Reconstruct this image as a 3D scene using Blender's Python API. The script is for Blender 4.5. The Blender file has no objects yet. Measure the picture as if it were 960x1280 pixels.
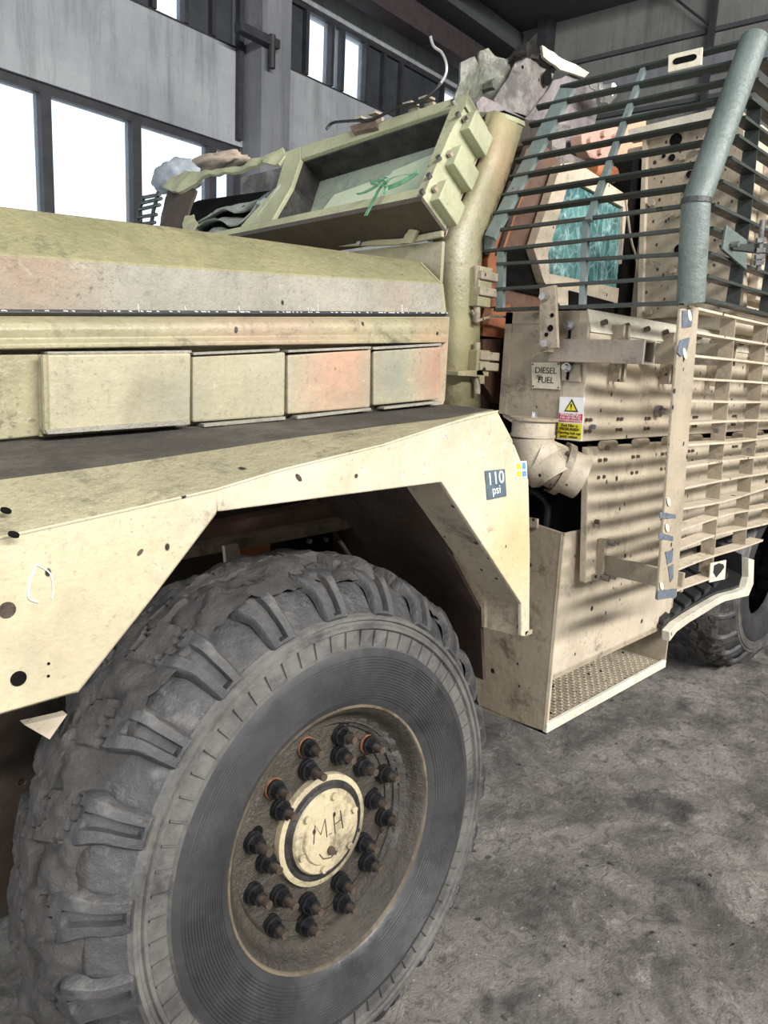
import bpy, bmesh, math, random
from mathutils import Vector, Matrix, noise, Euler
random.seed(7)
C = bpy.context.scene.collection
PI = math.pi
V = Vector

# ---------------------------------------------------------------- camera, world, lights, exposure
cam_d = bpy.data.cameras.new('camera'); cam = bpy.data.objects.new('camera', cam_d); C.objects.link(cam)
Rm = ((0.70454667, 0.09977684, -0.70260841), (-0.70819617, 0.1623623, -0.68709291), (0.04552116, 0.98167361, 0.18505339))
cam.matrix_world = Matrix.Translation((0, 0, 1.60)) @ Matrix(Rm).to_4x4()
cam_d.sensor_fit = 'VERTICAL'; cam_d.sensor_height = 32.0; cam_d.lens = 935.0 / 1280.0 * 32.0
cam_d.clip_start = 0.05
bpy.context.scene.camera = cam

world = bpy.data.worlds.new('world'); bpy.context.scene.world = world
world.use_nodes = True
wb = world.node_tree.nodes['Background']
wb.inputs[0].default_value = (0.86, 0.93, 1.0, 1); wb.inputs[1].default_value = 2.6

def area(name, loc, target, sx, sy, power, col):
    l = bpy.data.lights.new(name, 'AREA'); l.shape = 'RECTANGLE'; l.size = sx; l.size_y = sy; l.energy = power; l.color = col
    o = bpy.data.objects.new(name, l); C.objects.link(o); o.location = loc
    o.rotation_euler = (V(target) - V(loc)).to_track_quat('-Z', 'Y').to_euler()
    return o
# daylight entering through the long high window band of the near side wall and through the open gate end
area('window_band_daylight', (1.0, -5.6, 5.6), (1.8, 1.0, 1.2), 11.0, 0.40, 2900, (1.0, 0.97, 0.93))
area('gate_daylight', (-4.3, 1.2, 2.3), (1.4, 1.3, 1.2), 4.6, 3.8, 150, (0.93, 0.96, 1.0))

vs = bpy.context.scene.view_settings
vs.view_transform = 'Standard'; vs.look = 'None'; vs.gamma = 1.0; vs.use_curve_mapping = False; vs.exposure = -0.65

# ---------------------------------------------------------------- helpers
ORG = {}
def link(name, verts, faces, mat, parent=None, smooth=False, origin=None, bevel=0, label=None, kind=None):
    vs_ = [V(v) for v in verts]
    c = V(origin) if origin is not None else sum(vs_, V((0, 0, 0))) / len(vs_)
    me = bpy.data.meshes.new(name); me.from_pydata([tuple(v - c) for v in vs_], [], faces)
    bm = bmesh.new(); bm.from_mesh(me); bmesh.ops.recalc_face_normals(bm, faces=bm.faces); bm.to_mesh(me); bm.free()
    me.materials.append(mat)
    if smooth:
        for p in me.polygons: p.use_smooth = True
        if smooth == 'auto': me.set_sharp_from_angle(angle=math.radians(40))
    o = bpy.data.objects.new(name, me); C.objects.link(o)
    ORG[o.name] = c.copy()
    if parent:
        o.parent = parent; o.location = c - ORG[parent.name]
    else:
        o.location = c
    if bevel:
        m = o.modifiers.new('bevel', 'BEVEL'); m.width = bevel; m.segments = 2; m.limit_method = 'ANGLE'; m.angle_limit = math.radians(35)
    if label: o['label'] = label
    if kind: o['kind'] = kind
    return o
def empty(name, loc, label=None, cat=None, group=None):
    o = bpy.data.objects.new(name, None); C.objects.link(o); o.location = loc; o.empty_display_size = .2; ORG[o.name] = V(loc)
    tag(o, label, cat, group); return o
def tag(o, label=None, cat=None, group=None, kind=None):
    if label: o['label'] = label
    if cat: o['category'] = cat
    if group: o['group'] = group
    if kind: o['kind'] = kind
    return o
def dup(o, parent=None, delta=(0, 0, 0), rot=None):
    c = o.copy(); C.objects.link(c); ORG[c.name] = ORG[o.name] + V(delta)
    p = parent or o.parent; c.parent = p
    c.location = ORG[c.name] - (ORG[p.name] if p else V((0, 0, 0)))
    if rot is not None: c.rotation_euler = rot
    for ch in list(o.children):
        d = ch.copy(); C.objects.link(d); d.parent = c; ORG[d.name] = ORG[ch.name] + V(delta)
    return c
class MB:
    def __init__(s): s.v = []; s.f = []
    def add(s, v, f):
        n = len(s.v); s.v += [V(a) for a in v]; s.f += [tuple(i + n for i in q) for q in f]; return s
    def box(s, c, ex, ey, ez):
        c, ex, ey, ez = V(c), V(ex), V(ey), V(ez)
        p = [c + ex * a + ey * b + ez * d for a in (-.5, .5) for b in (-.5, .5) for d in (-.5, .5)]
        return s.add(p, [(0, 1, 3, 2), (4, 6, 7, 5), (0, 4, 5, 1), (2, 3, 7, 6), (0, 2, 6, 4), (1, 5, 7, 3)])
    def aabb(s, a, b):
        a, b = V(a), V(b); d = b - a
        return s.box((a + b) / 2, (d.x, 0, 0), (0, d.y, 0), (0, 0, d.z))
    def prism(s, poly, off):
        off = V(off); n = len(poly); p = [V(q) for q in poly]
        return s.add(p + [q + off for q in p], [tuple(range(n - 1, -1, -1)), tuple(range(n, 2 * n))] + [(i, (i + 1) % n, n + (i + 1) % n, n + i) for i in range(n)])
    def strip(s, rows, off):
        """solid sheet through rows of equal length points, thickened by off"""
        off = V(off); m = len(rows); n = len(rows[0]); P = [V(q) for r in rows for q in r]; N = len(P)
        f = []
        for i in range(m - 1):
            for j in range(n - 1):
                a = i * n + j; f.append((a, a + 1, a + n + 1, a + n)); f.append((N + a + n, N + a + n + 1, N + a + 1, N + a))
        per = [j for j in range(n)] + [i * n + n - 1 for i in range(1, m)] + [(m - 1) * n + j for j in range(n - 2, -1, -1)] + [i * n for i in range(m - 2, 0, -1)]
        for k in range(len(per)):
            a, b = per[k], per[(k + 1) % len(per)]; f.append((a, b, b + N, a + N))
        return s.add(P + [p + off for p in P], f)
    def cyl(s, a, b, r, n=12, r2=None, cap=True):
        a, b = V(a), V(b); r2 = r if r2 is None else r2
        z = (b - a).normalized(); x = z.orthogonal().normalized(); y = z.cross(x)
        v = [a + (x * math.cos(2 * PI * i / n) + y * math.sin(2 * PI * i / n)) * r for i in range(n)] + [b + (x * math.cos(2 * PI * i / n) + y * math.sin(2 * PI * i / n)) * r2 for i in range(n)]
        f = [(i, (i + 1) % n, n + (i + 1) % n, n + i) for i in range(n)]
        if cap: f += [tuple(range(n - 1, -1, -1)), tuple(range(n, 2 * n))]
        return s.add(v, f)
    def tube(s, pts, r, n=8):
        pts = [V(p) for p in pts]; rings = []; x = None
        for i, p in enumerate(pts):
            d = (pts[min(i + 1, len(pts) - 1)] - pts[max(i - 1, 0)]).normalized()
            if x is None: x = d.orthogonal().normalized()
            x = (x - d * x.dot(d)).normalized(); y = d.cross(x)
            rr = r[i] if isinstance(r, (list, tuple)) else r
            rings.append([p + (x * math.cos(2 * PI * k / n) + y * math.sin(2 * PI * k / n)) * rr for k in range(n)])
        v = [q for g in rings for q in g]; f = []
        for i in range(len(pts) - 1):
            for k in range(n): f.append((i * n + k, i * n + (k + 1) % n, (i + 1) * n + (k + 1) % n, (i + 1) * n + k))
        f += [tuple(range(n - 1, -1, -1)), tuple((len(pts) - 1) * n + k for k in range(n))]
        return s.add(v, f)
    def build(s, name, mat, parent=None, **k): return link(name, s.v, s.f, mat, parent, **k)
def spline(pts, n=6):
    pts = [V(p) for p in pts]; out = []
    for i in range(len(pts) - 1):
        p0, p1, p2, p3 = pts[max(i - 1, 0)], pts[i], pts[i + 1], pts[min(i + 2, len(pts) - 1)]
        for k in range(n):
            t = k / n; out.append(.5 * ((2 * p1) + (p2 - p0) * t + (2 * p0 - 5 * p1 + 4 * p2 - p3) * t * t + (3 * p1 - p0 - 3 * p2 + p3) * t ** 3))
    return out + [pts[-1]]
def dense(poly, step, amp, seed=0, closed=True):
    """subdivide a polygon outline and make it ragged"""
    out = []; n = len(poly)
    for i in range(n if closed else n - 1):
        a, b = V(poly[i]), V(poly[(i + 1) % n]); k = max(1, int((b - a).length / step))
        for j in range(k):
            p = a.lerp(b, j / k); out.append(p + noise.noise_vector(p * 23 + V((seed, 0, 0))) * amp)
    return out
def crumpled(name, poly, off, mat, parent, amp=.012, freq=9, seed=0, cuts=5, **k):
    """bent and torn plate: filled polygon, subdivided, pushed about by noise, then thickened"""
    bm = bmesh.new(); vv = [bm.verts.new(p) for p in dense(poly, .035, amp * .5, seed)]
    bm.faces.new(vv); bmesh.ops.triangulate(bm, faces=bm.faces)
    bmesh.ops.subdivide_edges(bm, edges=[e for e in bm.edges if e.calc_length() > .05], cuts=2, use_grid_fill=True)
    bmesh.ops.subdivide_edges(bm, edges=[e for e in bm.edges if e.calc_length() > .03], cuts=1, use_grid_fill=True)
    nn = V(off).normalized()
    for v in bm.verts: v.co += nn * (noise.noise(v.co * freq + V((seed, 1, 2))) * amp * 2.2) + noise.noise_vector(v.co * 30) * amp * .2
    bmesh.ops.triangulate(bm, faces=bm.faces)
    me = bpy.data.meshes.new(name); vs_ = [v.co.copy() for v in bm.verts]; bm.verts.index_update()
    fs = [tuple(v.index for v in f.verts) for f in bm.faces]; bm.free()
    N = len(vs_); ed = {}
    for f in fs:
        for i in range(3):
            a, b = f[i], f[(i + 1) % 3]; ed[(a, b)] = ed.get((a, b), 0) + 1
    side = [(a, b, b + N, a + N) for (a, b) in ed if (b, a) not in ed]
    fs2 = fs + [tuple(i + N for i in f[::-1]) for f in fs] + side
    return link(name, vs_ + [v + V(off) for v in vs_], fs2, mat, parent, smooth='auto', **k)

# ---------------------------------------------------------------- materials
class NT:
    def __init__(s, name):
        s.m = bpy.data.materials.new(name); s.m.use_nodes = True; s.t = s.m.node_tree; s.b = s.t.nodes['Principled BSDF']
        s.geo = s.t.nodes.new('ShaderNodeTexCoord')
        s.pos = s.t.nodes.new('ShaderNodeNewGeometry')
    def n(s, typ, **k):
        o = s.t.nodes.new(typ)
        for a, b in k.items():
            if a.startswith('i_'): o.inputs[a[2:].replace('_', ' ')].default_value = b
            else: setattr(o, a, b)
        return o
    def l(s, a, b): s.t.links.new(a, b)
    def coord(s, scale=(1, 1, 1), world=True):
        m = s.n('ShaderNodeMapping'); m.inputs['Scale'].default_value = scale
        s.l(s.pos.outputs['Position'] if world else s.geo.outputs['Object'], m.inputs['Vector']); return m.outputs[0]
    def noise(s, scale, detail=6, rough=.6, vec=None, dist=0):
        o = s.n('ShaderNodeTexNoise'); o.inputs['Scale'].default_value = scale; o.inputs['Detail'].default_value = detail; o.inputs['Roughness'].default_value = rough; o.inputs['Distortion'].default_value = dist
        s.l(vec or s.coord(), o.inputs['Vector']); return o.outputs['Fac']
    def ramp(s, fac, a, b, ca=(0, 0, 0, 1), cb=(1, 1, 1, 1)):
        o = s.n('ShaderNodeValToRGB'); o.color_ramp.elements[0].position = a; o.color_ramp.elements[1].position = b
        o.color_ramp.elements[0].color = ca; o.color_ramp.elements[1].color = cb; s.l(fac, o.inputs[0]); return o.outputs[0]
    def mix(s, fac, a, b, mode='MIX'):
        o = s.n('ShaderNodeMix', data_type='RGBA', blend_type=mode)
        for sock, val in ((o.inputs[0], fac), (o.inputs[6], a), (o.inputs[7], b)):
            if hasattr(val, 'links') or hasattr(val, 'is_output'): s.l(val, sock)
            else: sock.default_value = val if isinstance(val, float) else tuple(val) + (1,) if len(val) == 3 else val
        return o.outputs[2]
    def math(s, op, a, b=0.0):
        o = s.n('ShaderNodeMath', operation=op)
        for sock, val in ((o.inputs[0], a), (o.inputs[1], b)):
            if isinstance(val, (int, float)): sock.default_value = val
            else: s.l(val, sock)
        return o.outputs[0]
    def spots(s, scale, size, seed=0.0, stretch=(1, 1, 1), sparse=.5):
        v = s.n('ShaderNodeTexVoronoi'); v.inputs['Scale'].default_value = scale
        m = s.n('ShaderNodeMapping'); m.inputs['Location'].default_value = (seed, seed * 2, seed); m.inputs['Scale'].default_value = stretch
        s.l(s.pos.outputs['Position'], m.inputs['Vector']); s.l(m.outputs[0], v.inputs['Vector'])
        d = s.ramp(v.outputs['Distance'], size * .8, size * 1.15, (1, 1, 1, 1), (0, 0, 0, 1))
        sep = s.n('ShaderNodeSeparateColor'); s.l(v.outputs['Color'], sep.inputs[0])
        k = s.math('GREATER_THAN', sep.outputs[0], sparse)
        return s.math('MULTIPLY', d, k)
    def sphere(s, c, r0, r1):
        o = s.n('ShaderNodeVectorMath', operation='DISTANCE'); s.l(s.pos.outputs['Position'], o.inputs[0]); o.inputs[1].default_value = c
        nz = s.noise(9, 4); d = s.math('ADD', o.outputs['Value'], s.math('MULTIPLY', s.math('SUBTRACT', nz, .5), r1 * .9))
        return s.ramp(d, r0, r1, (1, 1, 1, 1), (0, 0, 0, 1))
    def out(s, col, rough=.6, metal=0.0, bump=None, strength=.3, dist=.01):
        if hasattr(col, 'links'): s.l(col, s.b.inputs['Base Color'])
        else: s.b.inputs['Base Color'].default_value = tuple(col) + (1,)
        if isinstance(rough, float): s.b.inputs['Roughness'].default_value = rough
        else: s.l(rough, s.b.inputs['Roughness'])
        s.b.inputs['Metallic'].default_value = metal
        if bump is not None:
            o = s.n('ShaderNodeBump'); o.inputs['Strength'].default_value = strength; o.inputs['Distance'].default_value = dist
            s.l(bump, o.inputs['Height']); s.l(o.outputs[0], s.b.inputs['Normal'])
        return s.m
def paint(name, base, alt, dirt=(.05, .042, .035), amount=.55, rough=.45, tint=None, chip=.6, streak=.5, gloss=0.0, grain=0.25, pits=True):
    t = NT(name)
    col = t.mix(t.ramp(t.noise(2.3, 5), .38, .64), base, alt)
    col = t.mix(t.math('MULTIPLY', t.ramp(t.noise(1.0, 7, .7, t.coord((26, 26, 2.2))), .5, .78), streak), col, tuple(c * .55 for c in base))
    if tint:
        for c, r0, r1, rgb, k in tint: col = t.mix(t.math('MULTIPLY', t.sphere(c, r0, r1), k), col, rgb)
    lite = t.ramp(t.noise(23, 9, .8, dist=.6), .60, .68)
    col = t.mix(t.math('MULTIPLY', lite, .45), col, tuple(min(1, c * 1.35 + .04) for c in base))
    col = t.mix(t.math('MULTIPLY', t.ramp(t.noise(7, 9, .78, dist=.3), amount - .05, amount + .07), .7), col, dirt)
    fine = t.math('MULTIPLY', t.ramp(t.noise(85, 5, .75), .56, .66), t.ramp(t.noise(4.5, 4), .38, .62))
    col = t.mix(t.math('MULTIPLY', fine, .6), col, dirt)
    col = t.mix(t.math('MULTIPLY', t.ramp(t.noise(3.7, 8, .72, dist=.5), .46, .64), .4), col, tuple(c * .45 for c in base))
    if pits:
        sp = t.spots(11, .09, 3.0, sparse=chip); sp2 = t.spots(34, .16, 8.0, (1, 1, .7), sparse=min(.97, chip + .1))
        col = t.mix(t.math('MAXIMUM', sp, sp2), col, (.022, .018, .015))
    b = t.math('ADD', t.math('MULTIPLY', t.noise(55, 6, .7), grain), t.math('MULTIPLY', t.noise(8, 4), .6))
    if pits: b = t.math('SUBTRACT', b, t.math('MULTIPLY', sp, .6))
    rr = t.ramp(t.noise(14, 6), .3, .7, (rough - .12,) * 3 + (1,), (rough + .2,) * 3 + (1,))
    return t.out(col, rr, 0.0, b, .6, .014)
M = {}
M['tan'] = paint('tan_paint', (.60, .52, .405), (.52, .445, .34), chip=.62, amount=.62, streak=.35)
M['tan_dirty'] = paint('dirty_tan_paint', (.42, .355, .265), (.35, .295, .22), chip=.5, amount=.585, streak=.5)
M['cream'] = paint('cream_paint', (.68, .60, .46), (.57, .51, .36), chip=.8, amount=.64, rough=.4, streak=.45,
    tint=[((.45, 1.0, 1.2), .05, .55, (.47, .41, .26), .6), ((.75, 1.0, 1.40), .06, .2, (.66, .58, .46), .7), ((1.5, 1.0, 1.2), .04, .16, (.56, .42, .18), .6)])
M['olive_top'] = paint('olive_overspray', (.33, .305, .17), (.26, .245, .14), chip=.93, amount=.62, rough=.42, grain=.9)
M['fender_slope'] = paint('olive_fender_slope', (.45, .41, .27), (.34, .31, .20), chip=.86, amount=.57, rough=.5, grain=1.0)
M['dirt_top'] = paint('dirt_covered_top', (.065, .058, .052), (.11, .10, .082), chip=.8, amount=.5, rough=.7, grain=1.4)
M['hood_side'] = paint('worn_hood_side', (.40, .38, .32), (.29, .275, .225), chip=.95, amount=.66, rough=.38, grain=1.6,
    tint=[((.50, 1.35, 1.76), .04, .17, (.36, .21, .12), .5), ((1.38, 1.35, 1.79), .03, .1, (.36, .26, .2), .4)])
M['moulding'] = paint('olive_moulding', (.36, .325, .20), (.27, .25, .16), chip=.82, amount=.58, rough=.3,
    tint=[((1.0, 1.3, 1.62), .1, .3, (.42, .25, .2), .4), ((1.5, 1.3, 1.65), .02, .12, (.45, .22, .15), .45)])
M['panel'] = paint('armour_panel_paint', (.43, .39, .27), (.34, .31, .21), chip=.88, amount=.66, rough=.42,
    tint=[((1.15, 1.3, 1.60), .06, .17, (.50, .23, .16), .6), ((1.50, 1.3, 1.62), .03, .12, (.50, .21, .15), .6), ((1.33, 1.3, 1.60), .02, .13, (.22, .23, .19), .8), ((.74, 1.3, 1.52), .02, .10, (.24, .23, .19), .5), ((1.0, 1.3, 1.6), .02, .16, (.36, .34, .25), .6)])
M['hull_olive'] = paint('olive_hull_paint', (.36, .325, .19), (.29, .27, .15), chip=.96, amount=.68, rough=.36, streak=.25,
    tint=[((1.86, 1.41, 2.2), .03, .12, (.42, .26, .17), .5), ((1.68, 1.4, 1.95), .05, .2, (.40, .37, .28), .6)])
M['frame_green'] = paint('pale_green_frame_paint', (.44, .45, .29), (.34, .345, .225), chip=.88, amount=.68, rough=.42, streak=.25)
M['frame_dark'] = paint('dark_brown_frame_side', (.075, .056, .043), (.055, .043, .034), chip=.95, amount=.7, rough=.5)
M['cage_green'] = paint('green_grey_cage_paint', (.155, .19, .18), (.105, .135, .125), chip=.86, amount=.64, rough=.3, streak=.1, grain=.4)
M['cage_dark'] = paint('dark_green_bar_paint', (.042, .052, .047), (.028, .034, .031), chip=.9, amount=.68, rough=.38, streak=.1)
M['cage_light'] = paint('pale_blue_green_strip_paint', (.22, .265, .26), (.15, .19, .185), chip=.9, amount=.7, rough=.35, streak=.1)
M['steel_burnt'] = paint('scorched_steel', (.17, .155, .145), (.30, .27, .245), (.02, .018, .017), amount=.48, chip=.8, rough=.45, streak=.1)
M['steel_green'] = paint('scorched_green_steel', (.13, .145, .11), (.30, .30, .245), (.02, .018, .017), amount=.48, chip=.75, rough=.4, streak=.1)
M['mauve'] = paint('mauve_scorched_plate', (.19, .17, .18), (.27, .24, .24), amount=.54, chip=.85, rough=.4)
M['rust_orange'] = paint('orange_primer', (.45, .17, .07), (.33, .12, .055), (.05, .03, .02), amount=.55, chip=.8, rough=.5)
M['peach'] = paint('peach_primer_plate', (.62, .36, .22), (.58, .40, .28), amount=.64, chip=.8)
M['pink'] = paint('pink_primer_block', (.60, .36, .29), (.55, .34, .27), amount=.66, chip=.85)
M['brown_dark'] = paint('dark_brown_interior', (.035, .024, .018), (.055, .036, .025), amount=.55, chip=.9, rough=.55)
M['rust_brown'] = paint('rust_brown_rail', (.17, .09, .06), (.12, .07, .05), amount=.55, chip=.9, rough=.5)
M['rail'] = paint('frame_rail_tan', (.30, .22, .15), (.22, .14, .10), amount=.5, chip=.8, rough=.5)
M['tube_purple'] = paint('purple_tan_tube', (.36, .30, .24), (.25, .20, .20), amount=.6, chip=.8, rough=.35)
M['white_edge'] = paint('chipped_and_lit_white_edge', (.72, .69, .58), (.62, .58, .47), amount=.68, chip=.85, rough=.45)
M['hub_tan'] = paint('pale_tan_hub_paint', (.54, .47, .31), (.46, .39, .26), (.035, .028, .02), amount=.54, chip=.8, rough=.45)
def plain(name, col, rough=.5, metal=0.0, vary=.25, scale=12, bump=.2):
    t = NT(name); c = t.mix(t.ramp(t.noise(scale, 6, .65), .35, .7), tuple(x * (1 - vary) for x in col), tuple(min(1, x * (1 + vary)) for x in col))
    return t.out(c, rough, metal, t.noise(scale * 4, 5), bump, .006)
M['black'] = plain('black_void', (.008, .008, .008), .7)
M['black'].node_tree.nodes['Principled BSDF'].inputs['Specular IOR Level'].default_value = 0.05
M['soot_and_shade'] = plain('soot_and_shade_black', (.035, .033, .032), .5, .2, .6, 20, .6)
M['steel'] = plain('bolt_steel', (.30, .29, .28), .35, .8, .4, 40)
M['steel_bright'] = plain('bright_steel', (.6, .6, .6), .28, .85, .3, 40)
M['rubber_black'] = plain('black_rubber', (.02, .02, .022), .4)
M['plate_white'] = plain('white_label_plate', (.72, .66, .52), .45, 0, .15, 30)
M['white'] = plain('white_paint', (.85, .86, .86), .5, 0, .06, 30)
M['black_ink'] = plain('black_ink', (.02, .02, .02), .6)
M['sticker_yellow'] = plain('yellow_sticker', (.80, .68, .03), .5, 0, .1, 30)
M['sticker_red'] = plain('red_sticker', (.62, .04, .07), .5, 0, .1, 30)
M['sticker_blue'] = plain('blue_sticker', (.12, .28, .55), .5, 0, .1, 30)
M['plate_slate'] = plain('slate_blue_plate', (.10, .14, .17), .45, 0, .25, 30)
M['blue_chip'] = plain('blue_grey_undercoat', (.13, .155, .19), .5, 0, .3, 60)
M['strap_green'] = plain('green_strap_cloth', (.10, .26, .14), .6, 0, .3, 50)
M['bag_blue'] = plain('blue_grey_canvas', (.33, .36, .40), .8, 0, .25, 14, .6)
M['cloth_brown'] = plain('brown_cloth', (.42, .34, .27), .9, 0, .3, 14, .6)
M['cable'] = plain('black_cable', (.02, .02, .02), .5)
M['wire'] = plain('grey_wire', (.45, .45, .44), .4, .3)
M['iron_dark'] = plain('dark_iron_frame', (.035, .036, .042), .6, 0, .3, 8)
M['board_dark'] = plain('dark_window_board', (.045, .052, .06), .6, 0, .35, 3)

def concrete(name, a, b, stain=(.07, .07, .075), world=True, sc=1.0):
    t = NT(name)
    col = t.mix(t.ramp(t.noise(1.1 * sc, 8, .65), .35, .7), a, b)
    col = t.mix(t.math('MULTIPLY', t.ramp(t.noise(1.0, 8, .7, t.coord((7, 7, .6))), .48, .8), .7), col, stain)
    col = t.mix(t.math('MULTIPLY', t.ramp(t.noise(9, 8, .75), .6, .72), .6), col, stain)
    return t.out(col, .85, 0.0, t.math('ADD', t.noise(30, 8, .7), t.noise(3, 4)), .5, .02)
M['concrete'] = concrete('stained_concrete_wall', (.31, .33, .36), (.47, .49, .51))
M['concrete_pillar'] = concrete('pillar_concrete', (.19, .20, .22), (.27, .28, .30))
M['concrete_dark'] = concrete('dark_back_wall_concrete', (.17, .18, .165), (.25, .26, .24))
M['ceiling'] = concrete('dark_ceiling_slab', (.06, .066, .07), (.085, .09, .095))
M['crane_rail'] = plain('rust_brown_crane_beam', (.055, .04, .042), .7)
def floor_mat():
    t = NT('muddy_concrete_floor')
    col = t.mix(t.ramp(t.noise(2.2, 10, .72, dist=.6), .36, .66), (.105, .095, .086), (.37, .34, .31))
    col = t.mix(t.ramp(t.noise(9, 10, .8, dist=.4), .55, .75), col, (.56, .52, .48))
    col = t.mix(t.math('MULTIPLY', t.ramp(t.noise(21, 10, .82, dist=.8), .49, .60), .75), col, (.085, .075, .068))
    wet = t.ramp(t.noise(3.1, 3, .5, t.coord((1, 1, 1)), .3), .60, .70)
    col = t.mix(t.math('MULTIPLY', wet, .75), col, (.035, .033, .033))
    sp = t.spots(34, .1, 2.0, sparse=.9); col = t.mix(sp, col, (.5, .48, .45))
    r = t.ramp(t.noise(6, 6), .35, .65, (.5, .5, .5, 1), (.9, .9, .9, 1))
    h = t.math('ADD', t.noise(14, 10, .75, dist=.5), t.math('MULTIPLY', t.noise(60, 8, .75), .5))
    return t.out(col, r, 0.0, h, .9, .03)
M['floor'] = floor_mat()
def mud_rubber(name, a, b, c, thr=.5, grain=1.0, rough=.55):
    t = NT(name)
    col = t.mix(t.ramp(t.noise(5, 8, .7, t.coord(world=False), .4), thr - .08, thr + .12), a, b)
    col = t.mix(t.math('MULTIPLY', t.ramp(t.noise(13, 9, .75, t.coord(world=False)), .52, .68), .8), col, c)
    r = t.ramp(t.noise(8, 6, .6, t.coord(world=False)), .35, .65, (rough - .18,) * 3 + (1,), (rough + .2,) * 3 + (1,))
    return t.out(col, r, 0.0, t.math('ADD', t.noise(24, 8, .7, t.coord(world=False)), t.math('MULTIPLY', t.noise(95, 8, .75, t.coord(world=False)), .4)), .45 * grain, .012)
M['tread'] = mud_rubber('dusty_tread_rubber', (.036, .037, .041), (.085, .083, .082), (.165, .16, .155), .5, 1.2, .42)
M['tread_mud'] = mud_rubber('caked_tread_mud', (.05, .047, .045), (.10, .093, .088), (.035, .033, .031), .5, 2.4, .65)
M['sidewall'] = mud_rubber('sidewall_rubber', (.030, .031, .034), (.045, .045, .048), (.062, .06, .058), .5, .35, .42)
M['band'] = mud_rubber('muddy_shoulder_band', (.065, .063, .061), (.14, .134, .126), (.035, .036, .039), .46, .7, .5)
M['rim'] = paint('muddy_olive_rim', (.042, .038, .029), (.075, .066, .052), (.05, .04, .03), amount=.5, chip=.85, rough=.38, grain=1.2)
M['rim_edge'] = paint('rim_edge_metal', (.20, .165, .12), (.10, .085, .065), (.03, .02, .015), amount=.52, chip=.9, rough=.35)
M['nut'] = plain('oily_dark_nut', (.035, .036, .04), .28, .6, .4, 60)
M['nut_rust'] = plain('rusty_washer', (.30, .13, .07), .6, .2, .4, 60)
M['stud'] = plain('brown_stud', (.13, .10, .08), .4, .5, .4, 80)
def glass_cracked():
    t = NT('shattered_teal_glass')
    v = t.n('ShaderNodeTexVoronoi', feature='DISTANCE_TO_EDGE'); v.inputs['Scale'].default_value = 26; t.l(t.coord((1, 1, .6)), v.inputs['Vector'])
    cr = t.ramp(v.outputs['Distance'], .0, .09, (1, 1, 1, 1), (0, 0, 0, 1))
    col = t.mix(t.ramp(t.noise(6, 6, .7, dist=1.2), .35, .68), (.012, .07, .075), (.13, .30, .30))
    col = t.mix(t.ramp(t.noise(16, 8, .8, t.coord((1, 1, .45)), 1.5), .55, .7), col, (.55, .76, .76))
    col = t.mix(t.math('MULTIPLY', cr, .18), col, (.75, .9, .88))
    return t.out(col, .12, 0.0, t.noise(18, 6), .4, .01)
M['glass_teal'] = glass_cracked()
def pane_armour():
    t = NT('mud_smeared_windscreen')
    col = t.mix(t.ramp(t.noise(3.5, 7, .6, dist=.8), .4, .62), (.42, .50, .37), (.54, .59, .44))
    col = t.mix(t.math('MULTIPLY', t.ramp(t.noise(9, 8, .7), .6, .72), .6), col, (.14, .17, .13))
    return t.out(col, .32, 0.0, t.noise(40, 6), .3, .006)
M['pane_armour'] = pane_armour()
M['pane_dim'] = paint('dim_blue_green_windscreen', (.24, .29, .24), (.33, .36, .28), amount=.6, chip=.9, rough=.25, pits=False)
M['torn_sheet'] = paint('torn_blue_green_sheet', (.33, .38, .36), (.47, .49, .42), (.05, .055, .05), amount=.6, chip=.9, rough=.3)
def window_glass():
    t = NT('frosted_window_glass')
    tr = t.n('ShaderNodeBsdfTranslucent'); tr.inputs[0].default_value = (.9, .93, .95, 1)
    tp = t.n('ShaderNodeBsdfTransparent'); tp.inputs[0].default_value = (.96, .98, 1, 1)
    mx = t.n('ShaderNodeMixShader'); mx.inputs[0].default_value = .9
    t.l(tr.outputs[0], mx.inputs[1]); t.l(tp.outputs[0], mx.inputs[2]); t.l(mx.outputs[0], t.t.nodes['Material Output'].inputs['Surface'])
    return t.m
M['window_glass'] = window_glass()

# ---------------------------------------------------------------- the hall
ang = math.radians(5.5); TD = V((math.cos(ang), math.sin(ang), 0)); ND = V((-math.sin(ang), math.cos(ang), 0)); P0 = V((0, 6.5, 0)); ZU = V((0, 0, 1))
def B(s, z, w=0.0): return P0 + TD * s + ND * w + ZU * z
def bbox(mb, s0, s1, z0, z1, w0, w1): return mb.box(B((s0 + s1) / 2, (z0 + z1) / 2, (w0 + w1) / 2), TD * (s1 - s0), ND * (w1 - w0), ZU * (z1 - z0))
SC = 9.08
def floor_z(x, y):
    p = V((x, y, 0))
    return .028 * noise.noise(p * 1.3) + .024 * noise.fractal(p * 5.0, .7, 2.1, 6) + .010 * noise.noise(p * 19)-.017
def floor_mesh():
    xs = [-6 + i * .5 for i in range(11)] + [-.5 + i * .04 for i in range(1, 176)] + [6.5 + i * .4 for i in range(1, 14)]
    ys = [-6.5 + i * .5 for i in range(12)] + [-.8 + i * .04 for i in range(150)] + [5.2 + i * .4 for i in range(1, 10)]
    v = [(x, y, floor_z(x, y)) for x in xs for y in ys]; n = len(ys)
    f = [(i * n + j, (i + 1) * n + j, (i + 1) * n + j + 1, i * n + j + 1) for i in range(len(xs) - 1) for j in range(n - 1)]
    return v, f
v, f = floor_mesh()
fl = link('floor', v, f, M['floor'], smooth=True, origin=(0, 0, 0)); fl['kind'] = 'structure'
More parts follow.
